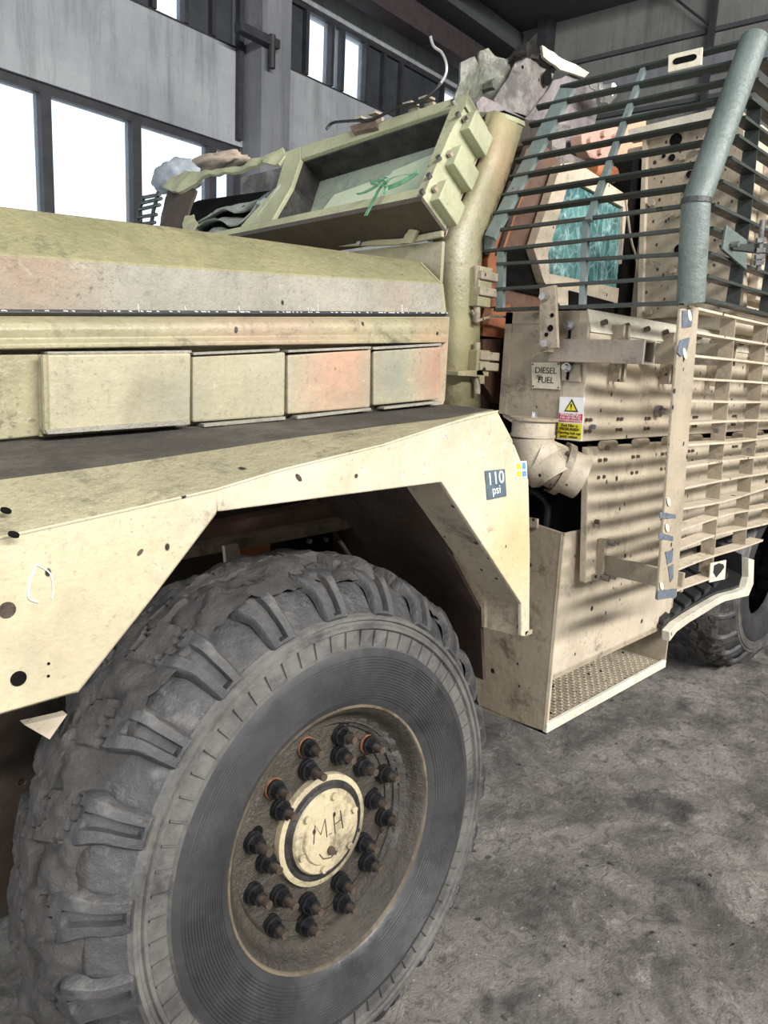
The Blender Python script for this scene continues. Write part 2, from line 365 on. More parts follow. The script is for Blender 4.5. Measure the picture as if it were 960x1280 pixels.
# loose mud crumbs trodden over the floor: uncountable
mb = MB()
for i in range(2600):
    x = random.uniform(1.2, 5.2); y = random.uniform(-.6, 2.6)
    if random.random() < .25: x, y = random.uniform(.1, .5), random.uniform(.9, 2.6)
    r = random.uniform(.002, .004) if i % 7 else random.uniform(.004, .013); z = floor_z(x, y) + r * .2
    p = [V((x, y, z)) + V((random.uniform(-1, 1), random.uniform(-1, 1), random.uniform(-.2, .8))) * r for _ in range(6)]
    mb.add(p, [(0, 1, 2), (0, 2, 3), (0, 3, 4), (1, 5, 2), (2, 5, 3), (3, 5, 4), (0, 4, 5), (0, 5, 1)])
tag(mb.build('mud_crumbs', M['tread_mud']), 'loose dark mud crumbs scattered over the concrete floor', 'mud', kind='stuff')

# left wall with two rows of window openings
mb = MB()
L0 = -7.0
bbox(mb, L0, SC, 0, 1.1, 0, .25)                      # below the lower windows
bbox(mb, L0, 4.80, 3.80, 4.70, 0, .25)                # between the window rows
bbox(mb, 4.80, SC, 1.1, 4.74, 0, .25)
bbox(mb, L0, SC, 5.47, 6.2, 0, .25)
wall_left = mb.build('wall_left', M['concrete'], kind='structure')
for k, (s0, s1, z0, z1) in enumerate([(4.80, 5.36, 0, 6.2)]):
    m2 = MB(); bbox(m2, s0, 5.06, z0, z1, -.28, 0.26); bbox(m2, 5.06, s1, z0, z1, -.10, 0.26); m2.build('pillar', M['concrete_pillar'], wall_left)
m2 = MB(); bbox(m2, 4.45, 4.95, 4.70, 4.78, -.38, -.28); m2.cyl(B(4.86, 4.50, -.36), B(4.86, 4.80, -.36), .035, 8); m2.build('pipe_clamp', M['iron_dark'], wall_left)
m2 = MB(); bbox(m2, 4.70, 4.76, 3.85, 6.2, -.06, 0.0); m2.build('wall_pipe', M['iron_dark'], wall_left)
# dark iron frames and panes
def window(name, s0, s1, z0, z1, muls, panes_dark=(), bar=.05, slits=()):
    fr = MB()
    bbox(fr, s0, s1, z0, z0 + bar, .04, .14); bbox(fr, s0, s1, z1 - bar, z1, .04, .14)
    bbox(fr, s0, s0 + bar, z0 + bar, z1 - bar, .04, .14); bbox(fr, s1 - bar, s1, z0 + bar, z1 - bar, .04, .14)
    o = fr.build(name, M['iron_dark'], kind='structure')
    for m_ in muls:
        a = MB(); bbox(a, m_ - bar * .6, m_ + bar * .6, z0 + bar, z1 - bar, .02, .15); a.build('mullion', M['iron_dark'], o)
    ed = [s0 + bar] + list(muls) + [s1 - bar]
    for i in range(len(ed) - 1):
        a = MB(); bbox(a, ed[i] + bar * .6, ed[i + 1] - bar * .6, z0 + bar, z1 - bar, .085, .095)
        d = i in panes_dark
        p = a.build('dark_board' if d else 'pane', M['board_dark'] if d else M['window_glass'], o)
        if d: p['label'] = 'dark boarded pane'
    return o
window('window_1', L0, 4.79, 1.1, 3.80, [-6.1, -5.2, -4.3, -3.44, -2.58, -1.72, -.86, 0.0, .9, 1.86, 2.73, 3.58, 4.44], bar=.075)
window('window_2', L0, 4.79, 4.70, 5.47, [-6, -5, -4, -3, -2, -1, 0, 1.0, 2.0, 2.9, 3.42, 3.78, 4.13, 4.45], (0, 1, 2, 3, 4, 5, 6, 7, 8, 9, 10, 11, 13, 14), bar=.04)
w3 = window('window_3', 5.36, SC, 4.74, 5.47, [5.72, 6.12, 6.30, 6.72, 7.05, 7.4, 8.3], (0, 4, 5, 6), bar=.04)
a = MB(); bbox(a, 7.42, 8.26, 4.78, 5.22, .06, .08); a.build('dark_board', M['board_dark'], w3, label='dark boarded pane')
# back wall, ceiling, beams
mb = MB(); bbox(mb, SC, SC + .25, 0, 6.3, -15, 0.25); wall_back = mb.build('wall_back', M['concrete_dark'], kind='structure')
for z in (4.15, 4.9, 5.62):
    a = MB(); bbox(a, SC - .05, SC, z, z + .05, -14, 0); a.build('wall_joint_shade_rail', M['ceiling'], wall_back)  # dark rails; the top one stands for a shadow line on the wall
a = MB(); bbox(a, SC - .16, SC, 5.18, 5.34, -14, 0); a.build('wall_ledge', M['concrete_pillar'], wall_back)
a = MB(); bbox(a, SC - .25, SC, 0, 6.2, -1.18, -1.04); a.build('dark_column', M['iron_dark'], wall_back)
a = MB(); bbox(a, SC - .12, SC - .04, 0, 6.2, -3.26, -3.2); a.build('drain_pipe', M['iron_dark'], wall_back)
a = MB(); a.tube(spline([B(SC - .1, 6.2, -2.62), B(SC - .1, 5.9, -2.95), B(SC - .1, 5.68, -3.2)]), .015, 6); a.build('loose_cable', M['iron_dark'], wall_back)
mb = MB(); bbox(mb, -4.6, SC + .3, 6.2, 6.4, -12.6, .3); ceil = mb.build('ceiling', M['ceiling'], kind='structure')
for s_ in (1.2, 3.1, 5.06, 7.0):
    a = MB(); bbox(a, s_ - .12, s_ + .12, 5.98, 6.2, -12.4, 0); a.build('roof_beam', M['ceiling'], ceil)
a = MB(); bbox(a, -4.5, SC, 5.52, 5.80, -.55, -.3); a.build('crane_rail_beam', M['crane_rail'], ceil)
a = MB(); bbox(a, -4.5, SC, 5.92, 6.16, -.7, -.2); a.build('eaves_beam', M['ceiling'], ceil)
# near side wall (behind the photographer) with its long window band
mb = MB(); bbox(mb, -4.6, SC, 0, 4.7, -12.7, -12.5); bbox(mb, -4.6, SC, 6.0, 6.2, -12.7, -12.5)
mb.build('wall_near', M['concrete_dark'], kind='structure')
mb = MB(); bbox(mb, -4.85, -4.6, 0, 6.2, -2.6, 0); bbox(mb, -4.85, -4.6, 0, 6.2, -12.5, -7.6); bbox(mb, -4.85, -4.6, 4.4, 6.2, -7.6, -2.6)
mb.build('wall_front_added', M['concrete_dark'], kind='structure')  # unseen end wall, added to cut the daylight spilling into the hall

# ---------------------------------------------------------------- the armoured truck
truck = empty('armored_truck', (2.6, 2.15, 0), 'mud-splashed tan and olive six-wheel armoured truck with slatted cage and battered windscreen', 'armored truck')
T = truck
# ---- front wheel
WC = V((.985, 1.065, .62)); TILT = math.radians(-5); RW = Matrix.Rotation(TILT, 3, 'X')
# profile: (y along the axle, outwards negative; radius)
PROF = [(.02, .262), (-.008, .272), (-.018, .285), (-.03, .31), (-.037, .34), (-.040, .37), (-.038, .395), (-.034, .408), (-.026, .412), (-.024, .445), (-.031, .449), (-.031, .456), (-.025, .459), (-.025, .465), (-.030, .468), (-.030, .475), (-.018, .480), (.004, .505), (.028, .530), (.055, .548), (.09, .560), (.16, .566)]
PROF = PROF + [(.32 - y, r) for y, r in PROF[-2::-1]]
def revolve(prof, n, close=False, disp=None):
    v = []; f = []; m = len(prof)
    for i in range(n):
        a = 2 * PI * i / n
        for j, (y, r) in enumerate(prof):
            p = V((r * math.cos(a), y, r * math.sin(a)))
            if disp: p = disp(p, a, j, y, r)
            v.append(p)
    for i in range(n):
        for j in range(m - 1 if not close else m):
            f.append((i * m + j, i * m + (j + 1) % m, ((i + 1) % n) * m + (j + 1) % m, ((i + 1) % n) * m + j))
    return v, f
def wheel_child(name, v, f, mat, parent, smooth='auto', **k):
    o = link(name, v, f, mat, parent, smooth=smooth, origin=(0, 0, 0), **k)
    ORG[o.name] = ORG[parent.name].copy(); o.location = (0, 0, 0); return o
def tyre_disp(p, a, j, y, r):
    k = max(0, min(1, (r - .50) / .05)); n_ = noise.noise(p * 14) * .010 * k + noise.noise(p * 40) * .004 * k
    u = V((math.cos(a), 0, math.sin(a))); return p + u * n_ + V((0, -1, 0)) * (noise.noise(p * 22) * .0012)
def make_wheel(center, tilt, nseg, lugs, full=True):
    v, f = revolve(PROF, nseg, False, tyre_disp)
    ty = link('tyre', v, f, M['sidewall'], None, smooth='auto', origin=(0, 0, 0))
    ty.data.materials.append(M['tread']); ty.data.materials.append(M['band'])
    for p in ty.data.polygons:
        r = math.hypot(p.center.x, p.center.z)
        if r > .478: p.material_index = 1
        elif r > .408: p.material_index = 2
    ty.parent = T; ty.location = V(center) - ORG[T.name]; ty.rotation_euler = (tilt, 0, 0); ORG[ty.name] = V(center)
    return ty
tyre = make_wheel(WC, TILT, 264, 22)
tyre['label'] = 'muddy tyre with paired shoulder bars'
# shoulder / crown centreline for the lugs: arc points (y, r) and outward normal
ARC = [(-.030, .476), (-.022, .497), (-.008, .520), (.012, .543), (.036, .563), (.066, .580), (.10, .590), (.135, .594), (.165, .595), (.190, .595)]
def arc(t):
    t = max(0, min(.9999, t)) * (len(ARC) - 1); i = int(t); k = t - i; a, b = ARC[i], ARC[i + 1]
    y, r = a[0] + (b[0] - a[0]) * k, a[1] + (b[1] - a[1]) * k
    d = V((b[0] - a[0], b[1] - a[1])).normalized(); return y, r, V((-d.y, d.x))
PITCH = 2 * PI / 22
def lug_mesh(name, seed, mat, mud=1.0):
    nu, ns = 26, 34; v = []
    def put(u, t, drop, raise_=0):
        y, r, n2 = arc(t)
        hw = (.205 + .08 * max(0, min(1, (t - .30) / .2))) * PITCH
        sweep = .30 * PITCH * max(0, t - .35) ** 1.2 * 1.6
        a = u * hw * 1.15 + sweep
        h = -drop + raise_
        y2, r2 = y + n2.x * h, r + n2.y * h
        return V((r2 * math.cos(a), y2, r2 * math.sin(a)))
    for i in range(ns + 1):
        t = i / ns
        for j in range(nu + 1):
            u = -1 + 2 * j / nu; e = abs(u)
            edge = .016 + .022 * max(0, min(1, (t - .3) / .3)); drop = .0 if e < .82 else edge * (e - .82) / .18
            rs = 0
            if t < .46 and e < .24 and t > .06: drop = .011                       # slot between the two shoulder bars
            elif t < .50: rs = .0025
            if t > .5:
                cut = abs(((t * 7 + .25 * math.sin(u * 3 + seed)) % 1.6) - .8)
                if cut < .10: drop += .016
            p = put(u, t, drop + (.05 if t > .985 else 0) + (.012 if t < .02 else 0), rs)
            q = p + V((seed * 3, seed, 0)); kk = .12 + .88 * max(0, min(1, (t - .38) / .25))
            rad = V((p.x, 0, p.z)).normalized()
            p = p + rad * (noise.noise(q * 14) * .011 + noise.noise(q * 40) * .004 * mud + abs(noise.noise(q * 90)) * .003 * mud - .004) * kk
            v.append(p)
    f = [(i * (nu + 1) + j, i * (nu + 1) + j + 1, (i + 1) * (nu + 1) + j + 1, (i + 1) * (nu + 1) + j) for i in range(ns) for j in range(nu)]
    return v, f
def add_lugs(ty, variants, n=22, phase=0.0):
    # outer half of each tread bar, then the mirrored inner half
    for k in range(n):
        src = variants[k % len(variants)]
        if k < len(variants) and src.parent is None:
            o = src; o.parent = ty; o.location = (0, 0, 0); ORG[o.name] = ORG[ty.name].copy()
        else:
            o = src.copy(); C.objects.link(o); o.parent = ty; o.location = (0, 0, 0); ORG[o.name] = ORG[ty.name].copy()
        o.rotation_euler = (0, -(k * PITCH + phase), 0)
        m_ = src.copy(); C.objects.link(m_); m_.parent = ty; m_.location = (0, .32, 0); m_.scale = (1, -1, 1); m_.rotation_euler = (0, -((k + .5) * PITCH + phase), 0)
variants = []
for sd in range(5):
    v, f = lug_mesh('tread_lug', sd * 3.7, M['tread'])
    o = link('tread_lug', v, f, M['tread'], None, smooth='auto', origin=(0, 0, 0)); o.data.materials.append(M['tread_mud'])
    ns, nu = 34, 26
    for p in o.data.polygons:
        if p.index // nu > ns * .5: p.material_index = 1
    variants.append(o)
add_lugs(tyre, variants, 22, math.radians(106.5) % PITCH)
# caked mud between the lugs of the crown (uncountable)
def mud_ring(seed, amp=.02, y0=.03, y1=.29):
    v = []; nA, nB = 420, 26
    for i in range(nA):
        a = 2 * PI * i / nA
        for j in range(nB + 1):
            y = y0 + (y1 - y0) * j / nB; base = .574 - .050 * abs((y - .16) / .14) ** 3
            p = V((math.cos(a), 0, math.sin(a))) * base + V((0, y, 0)); q = p + V((seed, 0, 0))
            h = noise.fractal(q * 9, .9, 2.2, 6) * amp * 1.5 + noise.noise(q * 3.0) * amp + .008
            v.append(p + V((math.cos(a), 0, math.sin(a))) * h)
    f = [(i * (nB + 1) + j, i * (nB + 1) + j + 1, ((i + 1) % nA) * (nB + 1) + j + 1, ((i + 1) % nA) * (nB + 1) + j) for i in range(nA) for j in range(nB)]
    return v, f
v, f = mud_ring(3.0); wheel_child('caked_mud', v, f, M['tread_mud'], tyre, kind='stuff')
# fine concentric sidewall ribs
rb = MB()
for r in [.300, .306, .312, .318, .324, .330, .336, .342, .348, .354, .360, .366, .372, .378, .384, .390]:
    y = None
    for (y0, r0), (y1, r1) in zip(PROF, PROF[1:]):
        if r0 <= r <= r1 and y0 < 0.1: y = y0 + (y1 - y0) * (r - r0) / (r1 - r0)
    v, f = revolve([(y + .001, r - .0018), (y - .0016, r), (y + .001, r + .0018)], 144); rb.add(v, f)
wheel_child('sidewall_rib', rb.v, rb.f, M['sidewall'], tyre)
# radial dividers on the shoulder band
dv = MB()
for k in range(66):
    a = 2 * PI * k / 66; u = V((math.cos(a), 0, math.sin(a))); w = V((-math.sin(a), 0, math.cos(a)))
    dv.box(u * .428 + V((0, -.0265, 0)), u * .034, w * .0025, V((0, .006, 0)))
wheel_child('band_divider', dv.v, dv.f, M['band'], tyre, kind='stuff')
# ---- rim
RP = [(.02, .270), (-.006, .279), (-.012, .274), (-.006, .266), (.008, .258), (.022, .252), (.030, .240), (.030, .232), (.046, .226), (.046, .225), (.050, .222), (.050, .02)]
v, f = revolve(RP, 96)
rim = link('wheel_rim', v, f, M['rim'], None, smooth='auto', origin=(0, 0, 0)); rim.parent = T; rim.location = WC - ORG[T.name]; rim.rotation_euler = (TILT, 0, 0); ORG[rim.name] = WC.copy()
rim['label'] = 'greasy dark rim plate ringed by studs'
v, f = revolve([(-.004, .270), (-.016, .276), (-.017, .281), (-.008, .286), (.004, .284)], 96, True); wheel_child('rim_flange', v, f, M['rim_edge'], rim)
v, f = revolve([(.049, .2), (.049, .229), (.042, .232), (.038, .227), (.046, .2225), (.046, .2)], 96, True); wheel_child('disc_step', v, f, M['rim'], rim)
NUTS = [(-0.026, 0.18), (-0.025, 0.13), (0.07, 0.177), (0.066, 0.132), (0.154, 0.127), (0.133, 0.081), (0.202, 0.039), (0.166, -0.012), (0.199, -0.068), (0.131, -0.104), (0.142, -0.156), (0.057, -0.166), (0.06, -0.217), (-0.037, -0.17), (-0.047, -0.215), (-0.11, -0.117), (-0.133, -0.172), (-0.175, -0.08), (-0.17, 0.028), (-0.141, -0.027), (-0.114, 0.121), (-0.1, 0.071)]
def nut_mesh(stud):
    m_ = MB(); m_.cyl((0, .048, 0), (0, .042, 0),   .0225, 20); a1 = len(m_.f)
    m_.cyl((0, .042, 0), (0, .034, 0), .0205, 20); m_.cyl((0, .034, 0), (0, .016, 0), .0168, 6, .0155); a2 = len(m_.f)
    m_.cyl((0, .02, 0), (0, .018 - stud, 0), .0088, 12, .0082); return m_, a1, a2
protos = []
for st, wm in ((.022, 'nut'), (.03, 'nut'), (.024, 'nut_rust')):
    m_, a1, a2 = nut_mesh(st); o = link('wheel_nut', m_.v, m_.f, M['nut'], None, smooth='auto', origin=(0, 0, 0)); ORG[o.name] = WC.copy()
    o.data.materials.append(M[wm]); o.data.materials.append(M['stud'])
    for p in o.data.polygons: p.material_index = 1 if p.index < a1 else (2 if p.index >= a2 else 0)
    protos.append(o)
used = set()
for i, (nx, nz) in enumerate(NUTS):
    k = 2 if i in (0, 4, 20) else (1 if i in (17, 18, 15, 1) else 0)
    o = protos[k] if k not in used else protos[k].copy()
    if k in used: C.objects.link(o)
    used.add(k); o.parent = rim; o.location = (nx - .010, 0, nz + .014); o.rotation_euler = (0, random.uniform(0, 1), 0)
m_ = MB()
for (x_, z_) in ((-.165, .055), (.165, .012)): m_.cyl((x_, .052, z_), (x_, .0475, z_), .013, 18)
wheel_child('rim_hole', m_.v, m_.f, M['black'], rim, smooth=False)
# thick mud left in the lower right of the rim
v = []
for i in range(60):
    a = -.9 + 2.1 * i / 59
    for j in range(9):
        r = .222 + .034 * j / 8; p = V((r * math.cos(a), 0, r * math.sin(a))); w_ = math.sin(PI * i / 59) ** .5 * math.sin(PI * j / 8)
        v.append(V((p.x, .040 - .012 * j / 8 - w_ * (.008 + .012 * noise.noise(p * 50 + V((0, 5, 0))) + .006 * noise.noise(p * 120)), p.z)))
f = [(i * 9 + j, i * 9 + j + 1, (i + 1) * 9 + j + 1, (i + 1) * 9 + j) for i in range(59) for j in range(8)]
wheel_child('rim_mud', v, f, M['tread_mud'], rim, kind='stuff')
# hub cap
v, f = revolve([(.05, .122), (.036, .121), (.034, .116), (.034, .094), (.026, .092), (.022, .088), (.022, .070), (.016, .067), (.016, .0)], 64)
hub = link('hub_cap', v, f, M['hub_tan'], None, smooth='auto', origin=(0, 0, 0)); hub.parent = T; hub.location = WC - ORG[T.name] + RW @ V((-.002, 0, -.004)); hub.rotation_euler = (TILT, 0, 0); ORG[hub.name] = WC.copy()
hub['label'] = 'pale tan hub cap with scratched letters'
for k in range(6):
    a = k * PI / 3 + .3; b_ = MB(); c_ = V((.079 * math.cos(a), 0, .079 * math.sin(a))); b_.cyl(c_ + V((0, .024, 0)), c_ + V((0, .014, 0)), .0075, 12)
    wheel_child('hub_bolt', b_.v, b_.f, M['hub_tan'], hub)
v, f = revolve([(.0355, .112), (.0325, .106), (.033, .098), (.0275, .0925), (.0275, .0895), (.036, .0895), (.037, .112)], 64, True); wheel_child('grease_ring', v, f, M['soot_and_shade'], hub)
b_ = MB(); b_.cyl((0, .018, -.038), (0, .008, -.038), .009, 12); wheel_child('hub_plug', b_.v, b_.f, M['stud'], hub)
sc = MB()
def stroke(mb_, pts, w=.0016):
    for a, b in zip(pts, pts[1:]): mb_.cyl(a, b, w, 5)
for nm_, L in (('letter_m', [(-.045, -.005), (-.040, .035), (-.025, .008), (-.012, .038), (-.008, -.005)]), ('letter_h', [(.012, .036), (.016, -.008), (.014, .014), (.034, .018), (.032, .040), (.038, -.004)]), ('letter_dot', [(-.002, -.002), (.006, -.002)]), ('scratch_line', [(-.03, -.035), (-.02, -.05), (.0, -.056), (.02, -.05)])):
    sc = MB(); sc.tube([(x_, .0155, z_) for x_, z_ in L], .0014, 5); wheel_child('scratched_mark', sc.v, sc.f, M['stud'], hub)
# ---- second axle tyre at the right
t2 = make_wheel((4.45, 1.33, .60), 0, 120, 22); t2['label'] = 'muddy tyre of the second axle behind the cage'
add_lugs(t2, [o.copy() for o in variants[:1]][:0] or variants, 22, .1)
v, f = mud_ring(9.0, .026); wheel_child('caked_mud', v, f, M['tread_mud'], t2, kind='stuff')

# ---- fender
FE = [(0.192,1.0,1.353),(0.323,1.0,1.368),(0.467,1.0,1.384),(0.643,1.0,1.405),(0.768,1.0,1.428),(1.014,1.0,1.462),(1.2,1.0,1.498),(1.369,1.0,1.524)]
FB = [(0.22,1.12,1.411),(0.366,1.12,1.424),(0.524,1.12,1.435),(0.72,1.12,1.452),(0.859,1.12,1.465),(1.133,1.12,1.486),(1.343,1.12,1.499),(1.509,1.12,1.519)]
lobe = [(0.192,1.0,1.353),(0.323,1.0,1.368),(0.467,1.0,1.384),(0.64,1.0,1.406),(0.646,1.0,1.402),(0.646,1.0,1.369),(0.539,1.0,1.254),(0.417,1.0,1.131),(0.312,1.0,1.129),(0.177,1.0,1.131)]
m_ = MB(); m_.prism(lobe, (0, .012, 0)); fend = m_.build('fender', M['cream'], T, bevel=.003, label='cream fender face with cut-out holes')
rear = [(0.646,1.0,1.369),(0.643,1.0,1.405),(0.768,1.0,1.428),(1.014,1.0,1.462),(1.2,1.0,1.498),(1.305,1.0,1.519),(1.369,1.0,1.524),(1.432,1.0,1.461),(1.514,1.0,1.359),(1.547,1.0,1.176),(1.574,1.0,0.967),(1.558,1.0,0.953),(1.539,1.0,0.959),(1.527,1.0,1.046),(1.191,1.0,1.377),(0.896,1.0,1.373)]
m_ = MB(); m_.prism(rear, (0, .012, 0)); m_.build('fender_arch_face', M['cream'], fend, bevel=.003, label='cream arch face with scratches')
FT = [(p[0] * .98 + .02, 1.335, 1.462 + .0515 * (p[0] - .5)) for p in FB]
FT[-1] = (1.56, 1.335, 1.519)
m_ = MB(); m_.strip([FE, FB], (0, .004, -.010)); m_.build('fender_slope', M['fender_slope'], fend, smooth='auto', label='olive slope along the fender edge')
m_ = MB(); m_.strip([FB, FT], (0, 0, -.010)); m_.build('fender_top', M['dirt_top'], fend, smooth='auto', label='dirt covered fender top')
m_ = MB()
for a, b in zip(FE, FE[1:]): m_.cyl(a, b, .0022, 6)
m_.build('fender_weld', M['cream'], fend)
fl1 = [(0.653,1.01,1.367),(0.905,1.01,1.371),(1.203,1.01,1.374),(1.543,1.01,1.04),(1.555,1.01,0.951)]
fl2 = [(a[0] - .02 * (i > 1), 1.115, a[2] - .0) for i, a in enumerate(fl1)]
m_ = MB(); m_.strip([fl1, fl2], (0.004, 0, .006)); m_.build('arch_flange', M['tan_dirty'], fend, smooth='auto', label='dusty inner flange of the arch')
tl = fl1[-1]; m_ = MB(); m_.prism([(tl[0], 1.0, tl[2] + .004), (tl[0] + .032, 1.0, tl[2] + .004), (tl[0] + .032, 1.16, tl[2] + .004), (tl[0] - .02, 1.16, tl[2] + .004)], (0, 0, .012))
m_.prism([(tl[0] - .03, 1.105, tl[2] + .004), (tl[0] + .03, 1.105, tl[2] + .004), (tl[0] + .03, 1.105, tl[2] + .10), (tl[0] - .045, 1.105, tl[2] + .10)], (0, .01, 0)); m_.build('fender_foot', M['tan_dirty'], fend)
fl1 = [(0.653,1.01,1.367),(0.544,1.01,1.251),(0.421,1.01,1.126),(0.315,1.01,1.124)]
m_ = MB(); m_.strip([fl1, [(a[0], 1.05, a[2]) for a in fl1]], (.004, 0, .006)); m_.build('lobe_flange', M['tan_dirty'], fend)
# holes, bruises and rust marks on the fender
def disc(name, c, r, mat, parent, n_=(0, -1, 0), th=.0012, rz=1.0, seg=20):
    c = V(c); nn = V(n_).normalized(); x_ = nn.orthogonal().normalized(); y_ = nn.cross(x_)
    if abs(y_.z) < abs(x_.z): x_, y_ = y_, x_
    pts = [c + (x_ * math.cos(2 * PI * i / seg) * r + y_ * math.sin(2 * PI * i / seg) * r * rz) for i in range(seg)]
    m_ = MB(); m_.prism(pts, nn * th); return m_.build(name, mat, parent)
for (p, r) in zip([(0.337,1.0,1.173),(0.377,1.0,1.184),(0.376,1.0,1.166)], (.0105, .002, .002)): disc('drilled_hole', p, r, M['black'], fend)
for (p, r, rz) in zip([(0.327,1.0,1.271),(0.808,1.0,1.413),(0.944,1.0,1.407),(0.514,1.0,1.322)], (.011, .004, .004, .006), (1, 2.2, 1, .5)): disc('paint_bruise', p, r, M['stud'], fend, rz=rz)
for p in [(0.595,1.063,1.406),(0.605,1.08,1.415),(0.341,1.034,1.392),(0.334,0.989,1.369)]: disc('dent_hole', V(p) + V((0, -.005, .004)), .007, M['black'], fend, (0, -.5, .85), .003, .7)
m_ = MB(); sq = [(0.367,0.999,1.326),(0.383,0.999,1.312),(0.387,0.999,1.291),(0.385,0.999,1.276)]; stroke(m_, spline(sq, 4), .0011)
sq = [(0.365,0.999,1.324),(0.356,0.999,1.301),(0.355,0.999,1.282),(0.367,0.999,1.274)]; stroke(m_, spline(sq, 4), .0016); m_.build('chalk_circle', M['white'], fend)
m_ = MB(); rr = random.Random(3)
for p in [(1.165,0.999,1.45),(1.202,0.999,1.468),(1.242,0.999,1.46),(1.282,0.999,1.471),(1.313,0.999,1.444),(1.345,0.999,1.464),(1.13,0.999,1.427),(1.272,0.999,1.428),(1.331,0.999,1.408),(1.387,0.999,1.441),(1.061,0.999,1.407),(1.437,0.999,1.411)]:
    q = V(p); pts = [q]
    for k in range(3): q = q + V((rr.uniform(-.012, .012), 0, rr.uniform(-.02, .02))); pts.append(q)
    stroke(m_, pts, .0005)
m_.build('scratches', M['white'], fend)
# 110 psi plate and small warning decal
def quadplate(name, pts, mat, parent, off, **k): m_ = MB(); m_.prism(pts, off); return m_.build(name, mat, parent, **k)
def text(name, s, p_bl, ex, ez, size, mat, parent, depth=.0006, align='LEFT'):
    cu = bpy.data.curves.new(name, 'FONT'); cu.body = s; cu.size = size; cu.extrude = depth; cu.align_x = align; cu.space_line = .95
    tmp = bpy.data.objects.new(name, cu); C.objects.link(tmp); dg = bpy.context.evaluated_depsgraph_get(); me = bpy.data.meshes.new_from_object(tmp.evaluated_get(dg)); bpy.data.objects.remove(tmp)
    me.materials.clear(); me.materials.append(mat)
    ex = V(ex).normalized(); ez = V(ez).normalized(); nn = ex.cross(ez)
    R_ = Matrix((ex, ez, nn)).transposed()
    me.transform(R_.to_4x4())
    o = bpy.data.objects.new(name, me); C.objects.link(o); o.parent = parent; ORG[o.name] = V(p_bl); o.location = V(p_bl) - (ORG[parent.name] if parent else V()); return o
def onquad(q, u, w):
    """point inside a quad given as bl, br, tr, tl"""
    q = [V(a) for a in q]; return q[0].lerp(q[1], u).lerp(q[3].lerp(q[2], u), w)
q = [(1.352,0.998,1.325),(1.425,0.998,1.328),(1.41,0.998,1.392),(1.335,0.998,1.392)]
ps = quadplate('pressure_plate', q, M['plate_slate'], T, (0, .002, 0), label='slate blue plate reading 110 psi')
ex = (V(q[1]) - V(q[0])).normalized(); ez = (V(q[3]) - V(q[0])).normalized(); W_ = (V(q[1]) - V(q[0])).length; H_ = (V(q[3]) - V(q[0])).length
text('lettering', '110', onquad(q, .06, .50) + V((0, -.0008, 0)), ex, ez, W_ * .58, M['white'], ps)
text('lettering', 'psi', onquad(q, .26, .16) + V((0, -.0008, 0)), ex, ez, W_ * .40, M['white'], ps)
q = [(1.458,0.998,1.367),(1.504,0.998,1.366),(1.495,0.998,1.406),(1.446,0.998,1.407)]
ds = quadplate('small_warning_decal', q, M['white'], T, (0, .002, 0), label='small white decal with yellow and blue signs')
for u0, u1, w0, w1, mt in ((.08, .45, .08, .42, 'sticker_yellow'), (.55, .92, .08, .42, 'sticker_blue'), (.08, .45, .52, .9, 'sticker_yellow'), (.6, .88, .52, .92, 'sticker_blue')):
    quadplate('sign', [onquad(q, a, b) + V((0, -.0008, 0)) for a, b in ((u0, w0), (u1, w0), (u1, w1), (u0, w1))], M[mt], ds, (0, .001, 0))

# ---- wheel arch interior
liner = [(1.245,1.12,1.344),(1.373,1.12,1.176),(1.52,1.12,0.995),(1.556,1.12,0.796)]
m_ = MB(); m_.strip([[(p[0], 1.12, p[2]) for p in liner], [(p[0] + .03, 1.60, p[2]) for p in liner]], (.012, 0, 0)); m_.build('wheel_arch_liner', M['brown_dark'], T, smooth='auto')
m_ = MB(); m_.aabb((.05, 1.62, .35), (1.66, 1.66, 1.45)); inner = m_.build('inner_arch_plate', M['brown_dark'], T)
m_ = MB(); m_.prism([(0.724,1.5,1.169),(0.901,1.5,1.177),(1.29,1.5,1.186),(1.824,1.5,1.198),(1.826,1.5,1.177),(1.291,1.5,1.159),(0.901,1.5,1.152),(0.724,1.5,1.14)], (0, .06, 0)); m_.build('frame_rail', M['rail'], T)
m_ = MB(); m_.prism([(0.749,1.55,1.195),(1.877,1.55,1.259),(1.884,1.55,1.184),(1.333,1.55,1.181),(0.749,1.55,1.158)], (0, .06, 0)); m_.build('rust_brown_beam', M['rust_brown'], T)
m_ = MB(); m_.prism([(0.97,1.47,1.175),(1.009,1.47,1.176),(1.009,1.47,1.136),(0.998,1.47,1.114),(0.977,1.47,1.117)], (0, .012, 0)); m_.build('rail_bracket', M['tan_dirty'], T)
m_ = MB(); m_.prism([(1.089,1.58,1.135),(1.186,1.58,1.137),(1.188,1.58,1.042),(1.09,1.58,1.058)], (0, .02, 0)); m_.build('orange_inner_plate', M['rust_orange'], T)
m_ = MB(); m_.prism([(1.279,1.58,1.141),(1.408,1.58,1.144),(1.414,1.58,1.004),(1.282,1.58,1.026)], (0, .02, 0)); bp_ = m_.build('black_inner_plate', M['black'], T)
for p in [(1.317,1.57,1.122),(1.379,1.57,1.119)]: a = MB(); a.cyl(p, V(p) + V((0, .02, 0)), .007, 8); a.build('plate_bolt', M['steel_bright'], bp_)
m_ = MB(); m_.prism([(0.427,1.25,0.981),(0.487,1.25,0.977),(0.5,1.25,0.977),(0.468,1.25,0.94)], (0, .02, 0)); m_.build('bumper_corner_plate', M['tan'], T)
m_ = MB(); m_.prism([(0.69,1.45,1.02),(0.701,1.45,1.028),(0.72,1.45,1.006),(0.714,1.45,0.993),(0.693,1.45,1.001)], (0, .01, 0)); m_.build('torn_inner_plate', M['tan'], T)
